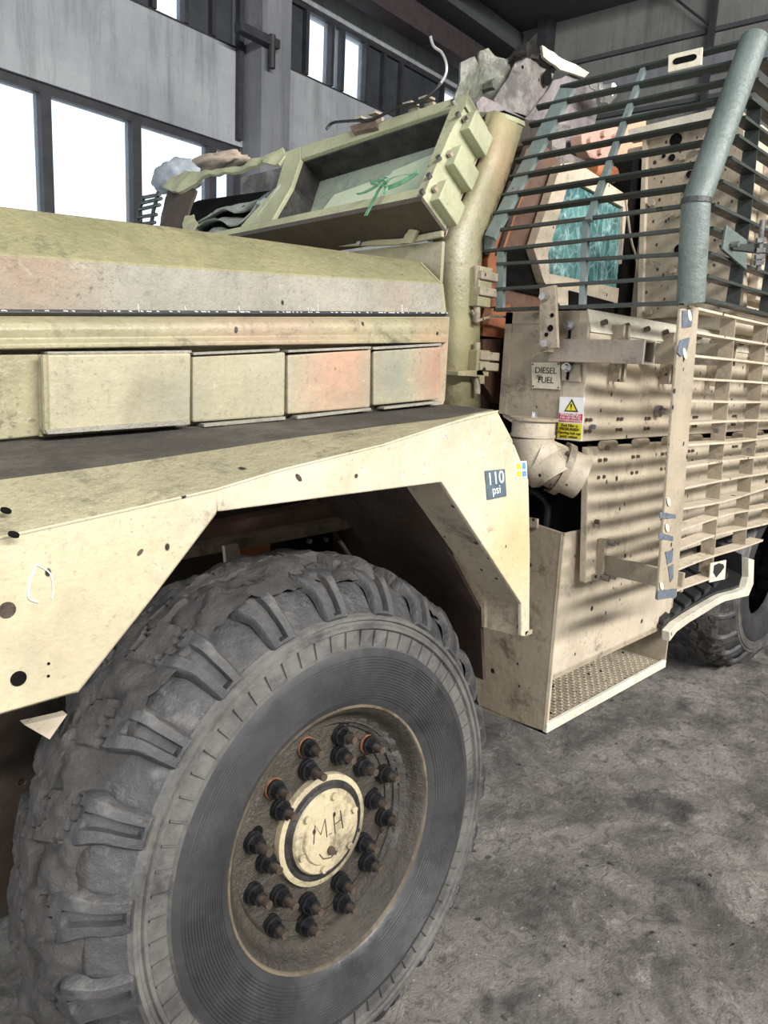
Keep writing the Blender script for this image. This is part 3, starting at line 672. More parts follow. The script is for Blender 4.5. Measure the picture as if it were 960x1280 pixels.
# axle, so that the wheel is carried
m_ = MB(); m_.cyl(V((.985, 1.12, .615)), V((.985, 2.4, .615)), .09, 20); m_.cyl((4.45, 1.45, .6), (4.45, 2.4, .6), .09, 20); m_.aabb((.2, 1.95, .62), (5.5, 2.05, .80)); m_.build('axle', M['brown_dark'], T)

# ---- hood
H0 = [(0.283,1.34,1.655),(0.45,1.34,1.669),(0.737,1.34,1.692),(1.133,1.34,1.725),(1.563,1.34,1.759)]
H1 = [(0.291,1.35,1.743),(0.458,1.35,1.756),(0.743,1.35,1.774),(1.139,1.35,1.801),(1.555,1.35,1.833)]
H2 = [(0.322,1.47,1.843),(0.502,1.47,1.854),(0.81,1.47,1.871),(1.116,1.47,1.883),(1.597,1.47,1.902)]
H3 = [(p[0], 2.85, p[2] + .015) for p in H2]
m_ = MB(); m_.strip([H0, H1], (0, .015, 0)); hood = m_.build('hood', M['hood_side'], T, smooth='auto', label='hood with worn grey side and olive top')
m_ = MB(); m_.strip([[(a[0], a[1] - .002, a[2] + .001) for a in H1], H2, H3], (0, .008, -.015)); m_.build('hood_top', M['olive_top'], hood, smooth='auto', bevel=.006, label='olive oversprayed hood top')
m_ = MB(); m_.prism([H0[-1], H1[-1], H2[-1], (H2[-1][0], 2.85, H2[-1][2]), (H0[-1][0], 2.85, H0[-1][2])], (.01, 0, 0)); m_.build('hood_end', M['hull_olive'], hood)
m_ = MB()
for a, b in zip(H0, H0[1:]): m_.cyl(V(a) + V((0, -.004, -.004)), V(b) + V((0, -.004, -.004)), .0055, 8)
m_.build('rubber_seal', M['rubber_black'], hood)
m_ = MB(); rr = random.Random(5)
for i in range(120):
    k = rr.random() ** .7; p = V(H0[0]).lerp(V(H0[-1]), k); m_.cyl(p + V((0, -.009, 0)), p + V((rr.uniform(.002, .006), -.009, -.0005)), .0009, 5)
for i in range(12):
    k = rr.uniform(.25, .9); p = V(H0[0]).lerp(V(H0[-1]), k); h_ = rr.uniform(.006, .02); m_.cyl(p + V((0, -.001, .002)), p + V((0, .001, h_)), .0005, 5)
m_.build('paint_drips', M['white'], hood, kind='stuff')
# moulding below the hood
rows = [[(0.283,1.345,1.649),(0.452,1.345,1.661),(0.882,1.345,1.695),(1.58,1.345,1.752)], [(0.278,1.322,1.645),(0.444,1.322,1.658),(0.867,1.322,1.691),(1.559,1.322,1.746)], [(0.274,1.305,1.637),(0.438,1.305,1.648),(0.856,1.305,1.68),(1.544,1.305,1.735)], [(0.272,1.3,1.626),(0.436,1.3,1.637),(0.853,1.3,1.668),(1.539,1.3,1.72)], [(0.272,1.303,1.611),(0.436,1.303,1.622),(0.855,1.303,1.652),(1.541,1.303,1.702)], [(0.269,1.292,1.603),(0.432,1.292,1.614),(0.848,1.292,1.643),(1.529,1.292,1.689)], [(0.269,1.292,1.594),(0.431,1.292,1.606),(0.848,1.292,1.635),(1.524,1.292,1.68)], [(0.276,1.33,1.591),(0.444,1.33,1.603),(0.873,1.33,1.633),(1.562,1.33,1.68)]]
m_ = MB(); m_.strip(rows, (0, .02, 0)); m_.build('side_moulding', M['moulding'], T, smooth='auto', bevel=.002)
# body side behind the armour panels
m_ = MB(); m_.prism([(0.279,1.325,1.644),(1.569,1.325,1.749),(1.57,1.325,1.53),(1.562,1.325,1.515),(0.514,1.325,1.46),(0.265,1.325,1.44)], (0, .02, 0)); side = m_.build('hood_side_plate', M['panel'], T)
m_ = MB(); m_.prism([(0.272,1.31,1.589),(0.5,1.31,1.602),(0.496,1.31,1.465),(0.431,1.31,1.46),(0.262,1.31,1.446)], (0, .014, 0)); m_.build('armour_panel', M['moulding'], T, bevel=.003)
for qd, dp in (([(0.498,1.285,1.601),(0.771,1.285,1.617),(0.769,1.285,1.482),(0.499,1.285,1.471)], .036), ([(0.781,1.297,1.612),(1.005,1.297,1.63),(1.006,1.297,1.495),(0.781,1.297,1.484)], .024), ([(1.011,1.297,1.624),(1.258,1.297,1.65),(1.263,1.297,1.513),(1.015,1.297,1.498)], .024), ([(1.266,1.297,1.645),(1.511,1.297,1.671),(1.517,1.297,1.534),(1.274,1.297,1.517)], .024)):
    m_ = MB(); m_.prism(qd, (0, dp, 0)); m_.build('armour_panel', M['panel'], T, bevel=.004)
for qd in ([(0.492,1.278,1.478),(0.764,1.278,1.491),(0.764,1.278,1.482),(0.496,1.278,1.47)], [(0.802,1.29,1.482),(1.003,1.29,1.494),(1.003,1.29,1.487),(0.802,1.29,1.475)], [(1.036,1.29,1.495),(1.259,1.29,1.512),(1.259,1.29,1.506),(1.036,1.29,1.488)], [(1.302,1.29,1.514),(1.516,1.29,1.53),(1.516,1.29,1.524),(1.303,1.29,1.508)], [(0.505,1.29,1.606),(0.775,1.29,1.622),(0.775,1.29,1.617),(0.505,1.29,1.602)], [(0.779,1.29,1.618),(0.984,1.29,1.636),(0.984,1.29,1.631),(0.779,1.29,1.613)], [(1.005,1.29,1.634),(1.25,1.29,1.655),(1.251,1.29,1.65),(1.006,1.29,1.629)], [(1.258,1.29,1.654),(1.502,1.29,1.677),(1.503,1.29,1.671),(1.259,1.29,1.648)]):
    m_ = MB(); m_.prism(qd, (0, .03, 0)); m_.build('panel_edge_strip', M['hood_side'], T, bevel=.001)
# rounded shading bars where panel one is folded
m_ = MB(); m_.cyl((0.499,1.288,1.601), (0.498,1.288,1.471), .006, 8); m_.cyl((0.501,1.312,1.601), (0.498,1.312,1.464), .005, 8); m_.build('panel_fold', M['moulding'], T)

# ---- hull front pillar and cowl
rows = [[(1.889,1.5,2.367),(1.822,1.5,2.175),(1.728,1.5,2.048),(1.679,1.5,1.974),(1.702,1.5,1.911),(1.73,1.5,1.71),(1.752,1.5,1.473)], [(1.837,1.43,2.345),(1.786,1.43,2.201),(1.707,1.43,2.054),(1.672,1.43,1.989),(1.673,1.43,1.903),(1.692,1.43,1.707),(1.706,1.43,1.478)], [(1.85,1.4,2.334),(1.806,1.4,2.201),(1.734,1.4,2.055),(1.705,1.4,1.991),(1.707,1.4,1.906),(1.72,1.4,1.709),(1.744,1.4,1.48)], [(1.92,1.405,2.34),(1.868,1.405,2.193),(1.798,1.405,2.039),(1.766,1.405,1.99),(1.763,1.405,1.913),(1.778,1.405,1.713),(1.807,1.405,1.479)], [(1.987,1.43,2.352),(1.93,1.43,2.199),(1.854,1.43,2.035),(1.829,1.43,1.991),(1.825,1.43,1.923),(1.84,1.43,1.717),(1.872,1.43,1.477)]]
m_ = MB(); m_.strip(rows, (.01, .015, 0)); pillar = m_.build('windscreen_pillar', M['hull_olive'], T, smooth=True, label='thick rounded olive pillar')
top = [rows[0][0], rows[1][0], rows[2][0], rows[3][0], rows[4][0]]
m_ = MB(); m_.prism([V(p) for p in top] + [V(top[-1]) + V((.05, .2, .03)), V(top[0]) + V((.02, .15, .03))], (.004, 0, -.012)); m_.build('pillar_cap', M['frame_green'], pillar)
m_ = MB(); m_.aabb((1.62, 1.41, 1.80), (1.632, 2.95, 1.955)); m_.build('cowl_plate', M['hull_olive'], T)
m_ = MB(); m_.prism([(1.6,1.902,1.989),(1.6,1.901,1.974),(1.6,1.55,1.954),(1.6,1.396,1.962),(1.6,1.397,1.979),(1.6,1.552,1.971)], (.012, 0, 0)); cs = m_.build('cowl_strip', M['hull_olive'], T, bevel=.002)
for p in [(1.595,1.719,1.973),(1.595,1.522,1.972)]: a = MB(); a.cyl(p, V(p) + V((.02, 0, 0)), .009, 10); a.build('cowl_bolt', M['steel'], cs)
m_ = MB(); m_.prism([(1.588,1.539,1.956),(1.588,1.505,1.991),(1.588,1.474,1.984),(1.588,1.496,1.952)], (.01, 0, 0)); m_.build('cowl_clip', M['hull_olive'], T)
# hinges between pillar and door
def hinge(zpx, u0, u1, v0, v1):
    p = [V(a) for a in zpx]
    return p
for (a0, a1, b0, b1) in (((1.743,1.4,1.904), (1.804,1.4,1.794), (1.746,1.385,1.905), (1.763,1.385,1.752)), ((1.757,1.4,1.673), (1.819,1.4,1.598), (1.77,1.385,1.694), (1.786,1.385,1.547))):
    m_ = MB(); m_.aabb((a0[0], 1.37, a1[2]), (a1[0], 1.42, a0[2])); h_ = m_.build('door_hinge', M['hull_olive'], T, bevel=.003)
    a = MB(); a.cyl(b0, b1, .010, 14); a.build('hinge_pin', M['tan_dirty'], h_)
    for k in (.22, .62):
        z_ = a0[2] + (a1[2] - a0[2]) * k; a = MB(); a.aabb((b0[0] - .004, 1.362, z_ - .012), (b0[0] + .085, 1.392, z_ + .012)); a.build('hinge_arm', M['tan_dirty'], h_, bevel=.003)
m_ = MB(); m_.prism([(1.675,1.37,1.609),(1.785,1.37,1.617),(1.799,1.37,1.599),(1.802,1.37,1.576),(1.782,1.37,1.575),(1.773,1.37,1.596),(1.677,1.37,1.596)], (0, .06, 0)); m_.build('hinge_stop', M['hull_olive'], T, bevel=.002)
m_ = MB(); m_.tube(spline([(1.744,1.39,1.782),(1.769,1.39,1.757),(1.806,1.39,1.765),(1.852,1.39,1.775),(1.916,1.39,1.778)]), .004, 6); m_.build('door_cable', M['tan_dirty'], T)

# ---- door area seen behind the cage
m_ = MB(); m_.prism([(1.853,1.47,1.998),(2.038,1.47,2.377),(2.189,1.47,2.414),(2.227,1.47,2.179),(2.143,1.47,1.788),(2.08,1.47,1.783),(2.109,1.47,1.364),(1.923,1.47,1.371)], (0, .02, 0)); door = m_.build('door_edge', M['brown_dark'], T)
m_ = MB(); m_.prism([(1.858,1.44,1.777),(1.868,1.44,1.801),(1.997,1.44,1.825),(2.019,1.44,1.718),(1.869,1.44,1.719)], (0, .03, 0)); m_.build('orange_door_block', M['rust_orange'], door)
m_ = MB(); m_.prism([(1.87,1.44,1.709),(1.96,1.44,1.715),(1.976,1.44,1.513),(1.949,1.44,1.526),(1.886,1.44,1.574)], (0, .03, 0)); m_.build('brown_door_block', M['rust_brown'], door)
for qd, mt in (([(2.02,1.44,2.285),(2.111,1.44,2.32),(2.008,1.44,2.124),(1.937,1.44,1.961),(1.932,1.44,1.807),(1.868,1.44,1.801),(1.867,1.44,1.94),(1.941,1.44,2.123)], 'rust_orange'), ([(1.999,1.435,2.289),(2.023,1.435,2.299),(1.926,1.435,2.12),(1.867,1.435,1.956),(1.843,1.435,1.953),(1.91,1.435,2.122)], 'brown_dark'), ([(2.066,1.43,2.285),(2.083,1.43,2.288),(1.976,1.43,2.101),(1.915,1.43,1.962),(1.899,1.43,1.96),(1.958,1.43,2.107)], 'brown_dark')):
    m_ = MB(); m_.prism(qd, (0, .03, 0)); m_.build('door_jamb_strip', M[mt], door)
m_ = MB(); m_.prism([(2.141,1.46,2.33),(2.271,1.46,2.286),(2.184,1.46,2.046),(2.154,1.46,1.997),(2.223,1.46,1.919),(2.258,1.46,1.823),(1.953,1.46,1.785),(1.957,1.46,1.953),(2.036,1.46,2.131)], (0, .03, 0)); m_.build('door_inner_panel', M['rust_brown'], door)
m_ = MB(); m_.prism([(1.964,1.45,1.989),(2.137,1.45,2.009),(2.208,1.45,1.917),(2.216,1.45,1.866),(1.987,1.45,1.873)], (0, .008, 0)); m_.build('door_recess', M['black'], door)
# side window: tan frame built as a ring around teal glass
ro = [(2.184,1.42,2.274),(2.282,1.42,2.299),(2.656,1.42,2.26),(2.726,1.42,1.892),(2.261,1.42,1.838),(2.144,1.42,1.908),(2.07,1.42,2.002)]
ri = [(2.233,1.42,2.213),(2.319,1.42,2.238),(2.611,1.42,2.219),(2.653,1.42,1.94),(2.416,1.42,1.939),(2.172,1.42,1.936),(2.154,1.42,1.994)]
m_ = MB(); n_ = len(ro); vv = [V(p) for p in ro] + [V(p) for p in ri] + [V(p) + V((0, .03, 0)) for p in ro] + [V(p) + V((0, .03, 0)) for p in ri]
ff = []
for i in range(n_):
    j = (i + 1) % n_; ff += [(i, j, n_ + j, n_ + i), (2 * n_ + i, 3 * n_ + i, 3 * n_ + j, 2 * n_ + j), (i, 2 * n_ + i, 2 * n_ + j, j), (n_ + i, n_ + j, 3 * n_ + j, 3 * n_ + i)]
m_.add(vv, ff); swf = m_.build('side_window_frame', M['tan'], T, label='pale tan frame of the side window')
m_ = MB(); m_.prism([V(p) + V((0, .012, 0)) for p in ri], (0, .02, 0)); m_.build('side_window_glass', M['glass_teal'], swf, label='shattered teal glass')
m_ = MB(); m_.prism([(2.294,1.415,1.896),(2.606,1.415,1.886),(2.615,1.415,1.847),(2.307,1.415,1.821)], (0, .006, 0)); m_.build('frame_shadow_gap', M['black'], swf)
m_ = MB(); m_.tube(spline([(2.549,1.38,2.227),(2.619,1.38,2.104),(2.679,1.38,2.029),(2.721,1.38,1.846)]), .004, 6); m_.build('loose_cable', M['tan_dirty'], T)
# ---- hull body side, roof and rear boxes
m_ = MB(); m_.prism([(1.75, 1.52, .82), (1.75, 2.15, .50), (1.75, 2.8, .82), (1.75, 2.8, .90), (1.75, 1.52, .90)], (4.2, 0, 0)); m_.build('v_shaped_hull_floor', M['brown_dark'], T)
m_ = MB(); m_.aabb((5.5, 1.52, .8), (5.56, 2.75, 2.2)); m_.aabb((1.8, 2.70, .8), (5.5, 2.75, 2.0)); m_.build('hull_rear_plate', M['tan_dirty'], T)
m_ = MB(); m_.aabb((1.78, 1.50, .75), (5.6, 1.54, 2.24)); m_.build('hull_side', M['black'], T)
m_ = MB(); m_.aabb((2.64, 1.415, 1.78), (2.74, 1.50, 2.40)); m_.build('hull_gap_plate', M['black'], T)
fp = [(2.7,1.42,2.479),(2.7,1.162,2.515),(2.7,1.068,2.492),(2.7,0.985,1.851),(2.7,1.364,1.83)]
m_ = MB(); m_.prism(fp, (.03, 0, 0)); tp = m_.build('tall_side_plate', M['tan_dirty'], T, bevel=.003, label='tall tan plate peppered with holes')
for p in [(2.695,1.256,2.379),(2.695,1.25,2.191),(2.695,1.245,2.0),(2.695,1.351,2.239),(2.695,1.2,2.401),(2.695,1.159,2.228),(2.695,1.318,1.858)]: a = MB(); a.cyl(p, V(p) + V((-.016, 0, 0)), .013, 6); a.build('plate_bolt', M['tan_dirty'], tp)
for p, r in zip([(2.698,1.291,2.443),(2.698,1.298,2.386),(2.698,1.227,2.321),(2.698,1.234,2.071),(2.698,1.237,2.264),(2.698,1.329,2.396),(2.698,1.19,2.158),(2.698,1.309,2.284)], (.022, .012, .012, .018, .006, .007, .008, .006)): disc('shrapnel_hole', p, r, M['black'], tp, (-1, 0, 0), .003)
m_ = MB(); m_.prism([(2.68,1.408,2.458),(2.68,1.393,2.461),(2.68,1.339,1.834),(2.68,1.358,1.834)], (.05, 0, 0)); m_.build('plate_edge', M['tan'], tp)
m_ = MB(); m_.prism([(2.66,1.458,2.497),(2.66,1.143,2.508),(2.66,1.138,2.471),(2.66,1.451,2.458)], (.04, 0, 0)); m_.build('plate_top_strip', M['white_edge'], T)
m_ = MB(); m_.aabb((2.74, 1.02, 1.795), (5.6, 1.5, 2.46)); m_.build('upper_side_box', M['tan'], T, bevel=.01)
for k in range(6):
    m_ = MB(); m_.aabb((2.80 + k * .42, .985, 1.90), (3.14 + k * .42, 1.02, 2.38)); m_.build('upper_box_lid', M['tan'], T, bevel=.004)
m_ = MB(); m_.aabb((1.95, 1.55, 2.3), (5.6, 2.85, 2.38)); m_.build('roof_plate', M['steel_burnt'], T)
for qd, mt, nm in (([(2.582,1.6,2.487),(2.835,1.6,2.579),(2.849,1.6,2.515),(2.851,1.6,2.442),(2.657,1.6,2.423),(2.593,1.6,2.456)], 'pink', 'pink_primer_block'), ([(2.895,1.64,2.592),(3.138,1.64,2.681),(3.192,1.64,2.456),(2.929,1.64,2.434)], 'peach', 'peach_primer_plate')):
    m_ = MB(); m_.prism(qd, (0, .05, 0)); o = m_.build(nm, M[mt], T, bevel=.004)
    if mt == 'pink':
        for p in [(2.63,1.6,2.476),(2.722,1.6,2.52),(2.711,1.6,2.455),(2.807,1.6,2.529)]: a = MB(); a.cyl(p, V(p) + V((0, -.015, 0)), .012, 6); a.build('primer_bolt', M['pink'], o)
m_ = MB(); m_.tube([(2.498,1.5,2.334),(2.682,1.5,2.344),(2.956,1.5,2.346)], [.03, .036, .04], 14); m_.build('rust_orange_strut', M['rust_orange'], T, smooth='auto')

# ---- torn armour on the roof
ta = crumpled('torn_green_plate', [(2.012,1.74,2.473),(2.041,1.74,2.553),(2.044,1.74,2.607),(2.104,1.74,2.639),(2.123,1.74,2.621),(2.127,1.74,2.661),(2.182,1.74,2.685),(2.216,1.74,2.663),(2.27,1.74,2.669),(2.323,1.74,2.7),(2.363,1.74,2.696),(2.304,1.74,2.628),(2.226,1.74,2.54),(2.142,1.74,2.492)], (.006, .012, 0), M['steel_green'], T, .016, 7, 1)
tb = crumpled('torn_grey_plate', [(2.175,1.7,2.513),(2.25,1.7,2.609),(2.297,1.7,2.683),(2.37,1.7,2.72),(2.449,1.7,2.734),(2.526,1.7,2.714),(2.483,1.7,2.648),(2.432,1.7,2.576),(2.356,1.7,2.506),(2.255,1.7,2.503)], (.006, .014, 0), M['steel_burnt'], T, .010, 5, 4)
crumpled('curled_tip', [(2.252,1.66,2.665),(2.251,1.66,2.699),(2.282,1.66,2.719),(2.299,1.66,2.734),(2.321,1.66,2.746),(2.343,1.66,2.73),(2.377,1.66,2.736),(2.387,1.66,2.701),(2.324,1.66,2.692)], (.006, .02, 0), M['soot_and_shade'], T, .03, 18, 2)
crumpled('torn_edge_strip', [(2.372,1.66,2.734),(2.522,1.66,2.736),(2.697,1.66,2.741),(2.666,1.66,2.715),(2.507,1.66,2.699),(2.387,1.66,2.701)], (.004, .012, 0), M['white_edge'], T, .006, 9, 5)
crumpled('torn_side_plate', [(2.404,1.68,2.559),(2.492,1.68,2.662),(2.625,1.68,2.722),(2.765,1.68,2.722),(2.819,1.68,2.639),(2.799,1.68,2.546),(2.783,1.68,2.436),(2.548,1.68,2.381),(2.399,1.68,2.452),(2.329,1.68,2.488)], (.006, .014, 0), M['mauve'], T, .012, 6, 7)
crumpled('crumpled_foil', [(2.611,1.6,2.665),(2.688,1.6,2.692),(2.782,1.6,2.71),(2.763,1.6,2.682),(2.803,1.6,2.67),(2.772,1.6,2.64),(2.7,1.6,2.632),(2.661,1.6,2.649)], (.003, .006, 0), M['steel_bright'], T, .022, 22, 8)
crumpled('scorched_upright', [(2.163,1.56,2.419),(2.285,1.56,2.46),(2.434,1.56,2.476),(2.421,1.56,2.368),(2.397,1.56,2.321),(2.271,1.56,2.361),(2.215,1.56,2.348)], (.004, .012, 0), M['steel_burnt'], T, .012, 8, 9)
for p, r in zip([(2.443,1.675,2.655),(2.29,1.675,2.645),(2.467,1.675,2.702)], (.028, .006, .008)): disc('shrapnel_hole', p, r, M['black'], tb, (0, -1, 0), .002, .9)
a = MB(); p = (2.178,1.7,2.566); a.cyl(p, V(p) + V((0, .05, 0)), .017, 6); a.build('plate_bolt', M['steel_green'], ta)
m_ = MB(); m_.prism([(1.915,1.56,2.412),(1.944,1.56,2.438),(2.017,1.56,2.439),(2.185,1.56,2.43),(2.182,1.56,2.385),(1.982,1.56,2.384),(1.926,1.56,2.383)], (0, .14, 0)); m_.build('roof_lip_plate', M['mauve'], T, bevel=.004)
m_ = MB(); m_.prism([(2.0,1.52,2.404),(2.129,1.52,2.408),(2.114,1.52,2.386),(2.035,1.52,2.39)], (0, .03, 0)); m_.build('roof_gap', M['black'], T)

# ---- windscreen armour frame
NF = V((0.838671, 0, -0.544639))
def D(poly, d): return [V(p) + NF * d for p in poly]
ws = MB()
ws.prism([(1.709,2.147,2.336),(1.727,1.441,2.363),(1.702,1.428,2.324),(1.704,1.481,2.328),(1.676,2.103,2.284)], NF * .12)
wf = ws.build('windscreen_frame', M['frame_green'], T, bevel=.004, label='pale green windscreen armour frame')
for nm, qd, mt in (('frame_bar', [(1.727,1.441,2.363),(1.518,1.4,2.04),(1.544,1.438,2.081),(1.704,1.481,2.328),(1.702,1.428,2.324)], 'frame_green'), ('frame_bar', [(1.502,2.444,2.016),(1.508,2.229,2.025),(1.518,1.4,2.04),(1.545,1.433,2.082),(1.532,2.063,2.062),(1.529,2.237,2.057),(1.523,2.479,2.049)], 'frame_green'),
                   ('frame_bar', [(1.707,2.236,2.331),(1.709,2.147,2.336),(1.676,2.103,2.284),(1.604,2.06,2.174),(1.532,2.063,2.062),(1.529,2.237,2.057),(1.613,2.153,2.188),(1.683,2.204,2.296)], 'frame_green')):
    m_ = MB(); m_.prism(qd, NF * .12); m_.build(nm, M[mt], wf, bevel=.003)
# darker thick underside and right side of the frame, closing its depth
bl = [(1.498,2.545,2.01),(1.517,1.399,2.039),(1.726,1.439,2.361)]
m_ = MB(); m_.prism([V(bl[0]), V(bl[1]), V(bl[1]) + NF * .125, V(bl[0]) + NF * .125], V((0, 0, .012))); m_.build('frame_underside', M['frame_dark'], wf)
m_ = MB(); m_.prism([V(bl[1]) + V((0, .004, 0)), V(bl[2]) + V((0, .004, 0)), V(bl[2]) + NF * .13 + V((0, .004, 0)), V(bl[1]) + NF * .13 + V((0, .004, 0))], (0, .02, 0)); m_.build('frame_side', M['tan_dirty'], wf)
LD = (V(bl[2]) - V(bl[1])).normalized(); LL = (V(bl[2]) - V(bl[1])).length
SD = NF.cross(LD).normalized(); SD = SD if SD.y < 0 else -SD
for k, (c_, mt) in enumerate(((.15, 'tan'), (.47, 'tan'), (.80, 'tan'))):
    c = V(bl[1]) + LD * LL * c_ + NF * .075 + SD * .012
    m_ = MB(); m_.box(c, LD * .068, NF * .10, SD * .036); o = m_.build('side_lug', M['frame_green'], wf, bevel=.003)
    a = MB(); a.cyl(c + NF * -.05 + SD * -.004, c + NF * -.062 + SD * -.004, .009, 6); a.build('lug_bolt', M['tan_dirty'], wf)
for p in [(1.678,1.425,2.287),(1.593,1.411,2.157),(1.56,1.412,2.106),(1.531,1.407,2.06),(1.71,1.473,2.337)]: a = MB(); a.cyl(p, V(p) - NF * .012, .008, 6); a.build('frame_bolt', M['steel'], wf)
# armoured glass panes
m_ = MB(); m_.prism(D([(1.676,2.103,2.284),(1.704,1.481,2.328),(1.544,1.438,2.081),(1.532,2.063,2.062),(1.604,2.06,2.174)], .10), NF * .02); m_.build('windscreen_pane', M['pane_dim'], wf)
m_ = MB(); m_.prism(D([(1.652,1.718,2.247),(1.684,1.471,2.297),(1.546,1.443,2.084),(1.537,1.697,2.071)], .085), NF * .012); m_.build('windscreen_pane', M['pane_armour'], wf, bevel=.002, label='pale mud-smeared armoured glass')
m_ = MB(); m_.prism(D([(1.627,1.959,2.208),(1.649,1.722,2.242),(1.538,1.704,2.072),(1.532,2.013,2.063)], .092), NF * .007); m_.build('windscreen_pane', M['pane_armour'], wf, label='pale mud-smeared armoured glass')
# torn left half
crumpled('torn_frame_lip', [(1.724,3.025,2.359),(1.733,2.931,2.373),(1.71,2.713,2.337),(1.702,2.494,2.324),(1.709,2.355,2.334),(1.716,2.248,2.346),(1.691,2.206,2.308),(1.67,2.209,2.276),(1.685,2.321,2.298),(1.687,2.472,2.301),(1.697,2.692,2.317),(1.683,2.798,2.296),(1.669,2.884,2.274),(1.692,3.034,2.309)], NF * .012, M['frame_green'], wf, .008, 14, 3)
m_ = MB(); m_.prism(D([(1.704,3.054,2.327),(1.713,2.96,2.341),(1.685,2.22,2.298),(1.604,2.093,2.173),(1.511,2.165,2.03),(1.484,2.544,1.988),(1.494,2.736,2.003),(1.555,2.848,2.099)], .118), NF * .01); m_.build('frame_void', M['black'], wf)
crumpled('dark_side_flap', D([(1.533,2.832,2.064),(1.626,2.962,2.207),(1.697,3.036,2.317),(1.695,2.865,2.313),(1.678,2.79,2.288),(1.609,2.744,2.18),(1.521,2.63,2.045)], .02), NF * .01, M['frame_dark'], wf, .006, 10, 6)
for up_, lo_, da, db in (([(1.644,2.75,2.236),(1.661,2.71,2.261),(1.664,2.611,2.265),(1.662,2.522,2.263),(1.661,2.461,2.261),(1.664,2.329,2.265),(1.664,2.264,2.265),(1.664,2.222,2.265)], [(1.595,2.687,2.159),(1.608,2.636,2.179),(1.617,2.599,2.193),(1.622,2.545,2.2),(1.608,2.451,2.179),(1.619,2.398,2.196),(1.632,2.305,2.216),(1.655,2.206,2.252)], .105, .070),
                          ([(1.597,2.676,2.162),(1.612,2.63,2.186),(1.616,2.579,2.192),(1.614,2.508,2.188),(1.61,2.443,2.183),(1.614,2.385,2.189),(1.62,2.321,2.198),(1.623,2.281,2.202)], [(1.551,2.639,2.091),(1.57,2.626,2.121),(1.579,2.577,2.135),(1.58,2.515,2.136),(1.57,2.44,2.121),(1.551,2.361,2.092),(1.573,2.296,2.126),(1.604,2.265,2.173)], .085, .045),
                          ([(1.556,2.615,2.1),(1.577,2.572,2.131),(1.575,2.508,2.129),(1.566,2.433,2.115),(1.551,2.357,2.091),(1.568,2.289,2.119),(1.596,2.254,2.161),(1.651,2.184,2.245)], [(1.526,2.656,2.053),(1.519,2.54,2.042),(1.514,2.471,2.035),(1.508,2.366,2.026),(1.507,2.285,2.025),(1.509,2.212,2.027),(1.518,2.182,2.041),(1.615,2.131,2.19)], .065, .02)):
    A_ = spline(up_, 5); B_ = spline(lo_, 5); n_ = len(A_); rows_ = []
    for q_ in range(6):
        k_ = q_ / 5; rows_.append([a_.lerp(b_, k_) + NF * (da + (db - da) * k_ + .010 * noise.noise(a_.lerp(b_, k_) * 9) - .018 * (k_ - .5) ** 2 * 4 * (q_ > 3)) + V((0, 0, .006 * noise.noise(a_ * 25) * (q_ in (0, 5)))) for a_, b_ in zip(A_, B_)])
    m_ = MB(); m_.strip(rows_, NF * .007); m_.build('torn_sheet', M['torn_sheet'], wf, smooth='auto')
for qd in ([(1.599,2.26,2.165),(1.606,2.225,2.176),(1.596,2.201,2.161),(1.583,2.206,2.141)], [(1.577,2.205,2.131),(1.592,2.185,2.155),(1.584,2.161,2.142),(1.57,2.174,2.121)], [(1.534,2.238,2.066),(1.568,2.171,2.117),(1.616,2.142,2.192),(1.619,2.133,2.196),(1.562,2.153,2.108),(1.528,2.214,2.057)]):
    crumpled('torn_strip', D(qd, .015), NF * .006, M['torn_sheet'], wf, .006, 20, 17)
for a_, b_ in ([(1.676,2.103,2.284),(1.704,1.481,2.328)], [(1.676,2.103,2.284),(1.604,2.06,2.174)], [(1.604,2.06,2.174),(1.532,2.063,2.062)]):  # dark plates stand for the shade inside the frame's recess
    m_ = MB(); m_.strip([[V(a_) + NF * .014, V(b_) + NF * .014], [V(a_) + NF * .115, V(b_) + NF * .115]], V((0, 0, -.004)) if b_[1] < 2 else V((0, -.004, -.001))); m_.build('frame_inner_shade', M['soot_and_shade'], wf)
crumpled('torn_corner', D([(1.507,2.606,2.024),(1.6,2.741,2.167),(1.604,2.69,2.174),(1.578,2.624,2.133),(1.503,2.532,2.018)], .02), NF * .008, M['frame_green'], wf, .012, 14, 15)
# clips, cable and antenna wire on the top edge
for c_ in [(1.721,1.874,2.353),(1.723,1.811,2.356),(1.722,1.661,2.355),(1.725,1.601,2.359)]:
    m_ = MB(); m_.box(V(c_) + NF * .03 + V((0, 0, .012)), (.012, 0, 0), (0, .035, 0), (0, 0, .04)); m_.box(V(c_) + NF * .012 + V((0, 0, .03)), (.035, 0, 0), (0, .035, 0), (0, 0, .006)); m_.build('top_clip', M['tan_dirty'], wf)
m_ = MB(); m_.prism([(1.717,1.899,2.347),(1.717,1.784,2.347),(1.695,1.753,2.314),(1.697,1.862,2.317)], NF * -.014); m_.build('clip_plate', M['rail'], wf)
m_ = MB(); m_.tube(spline([V(p) + V((-.015, 0, .012)) for p in [(1.721,2.012,2.353),(1.734,1.996,2.373),(1.724,1.901,2.359),(1.712,1.785,2.34),(1.724,1.696,2.358),(1.723,1.599,2.356),(1.737,1.564,2.379),(1.751,1.548,2.4)]]), .0045, 6); m_.build('top_cable', M['cable'], wf)
m_ = MB(); m_.tube(spline([V(p) for p in [(1.764,1.62,2.401),(1.804,1.62,2.439),(1.833,1.62,2.478),(1.834,1.62,2.508),(1.81,1.62,2.532),(1.774,1.62,2.538),(1.757,1.62,2.56)]]), .0042, 6); m_.build('bent_antenna', M['wire'], T)

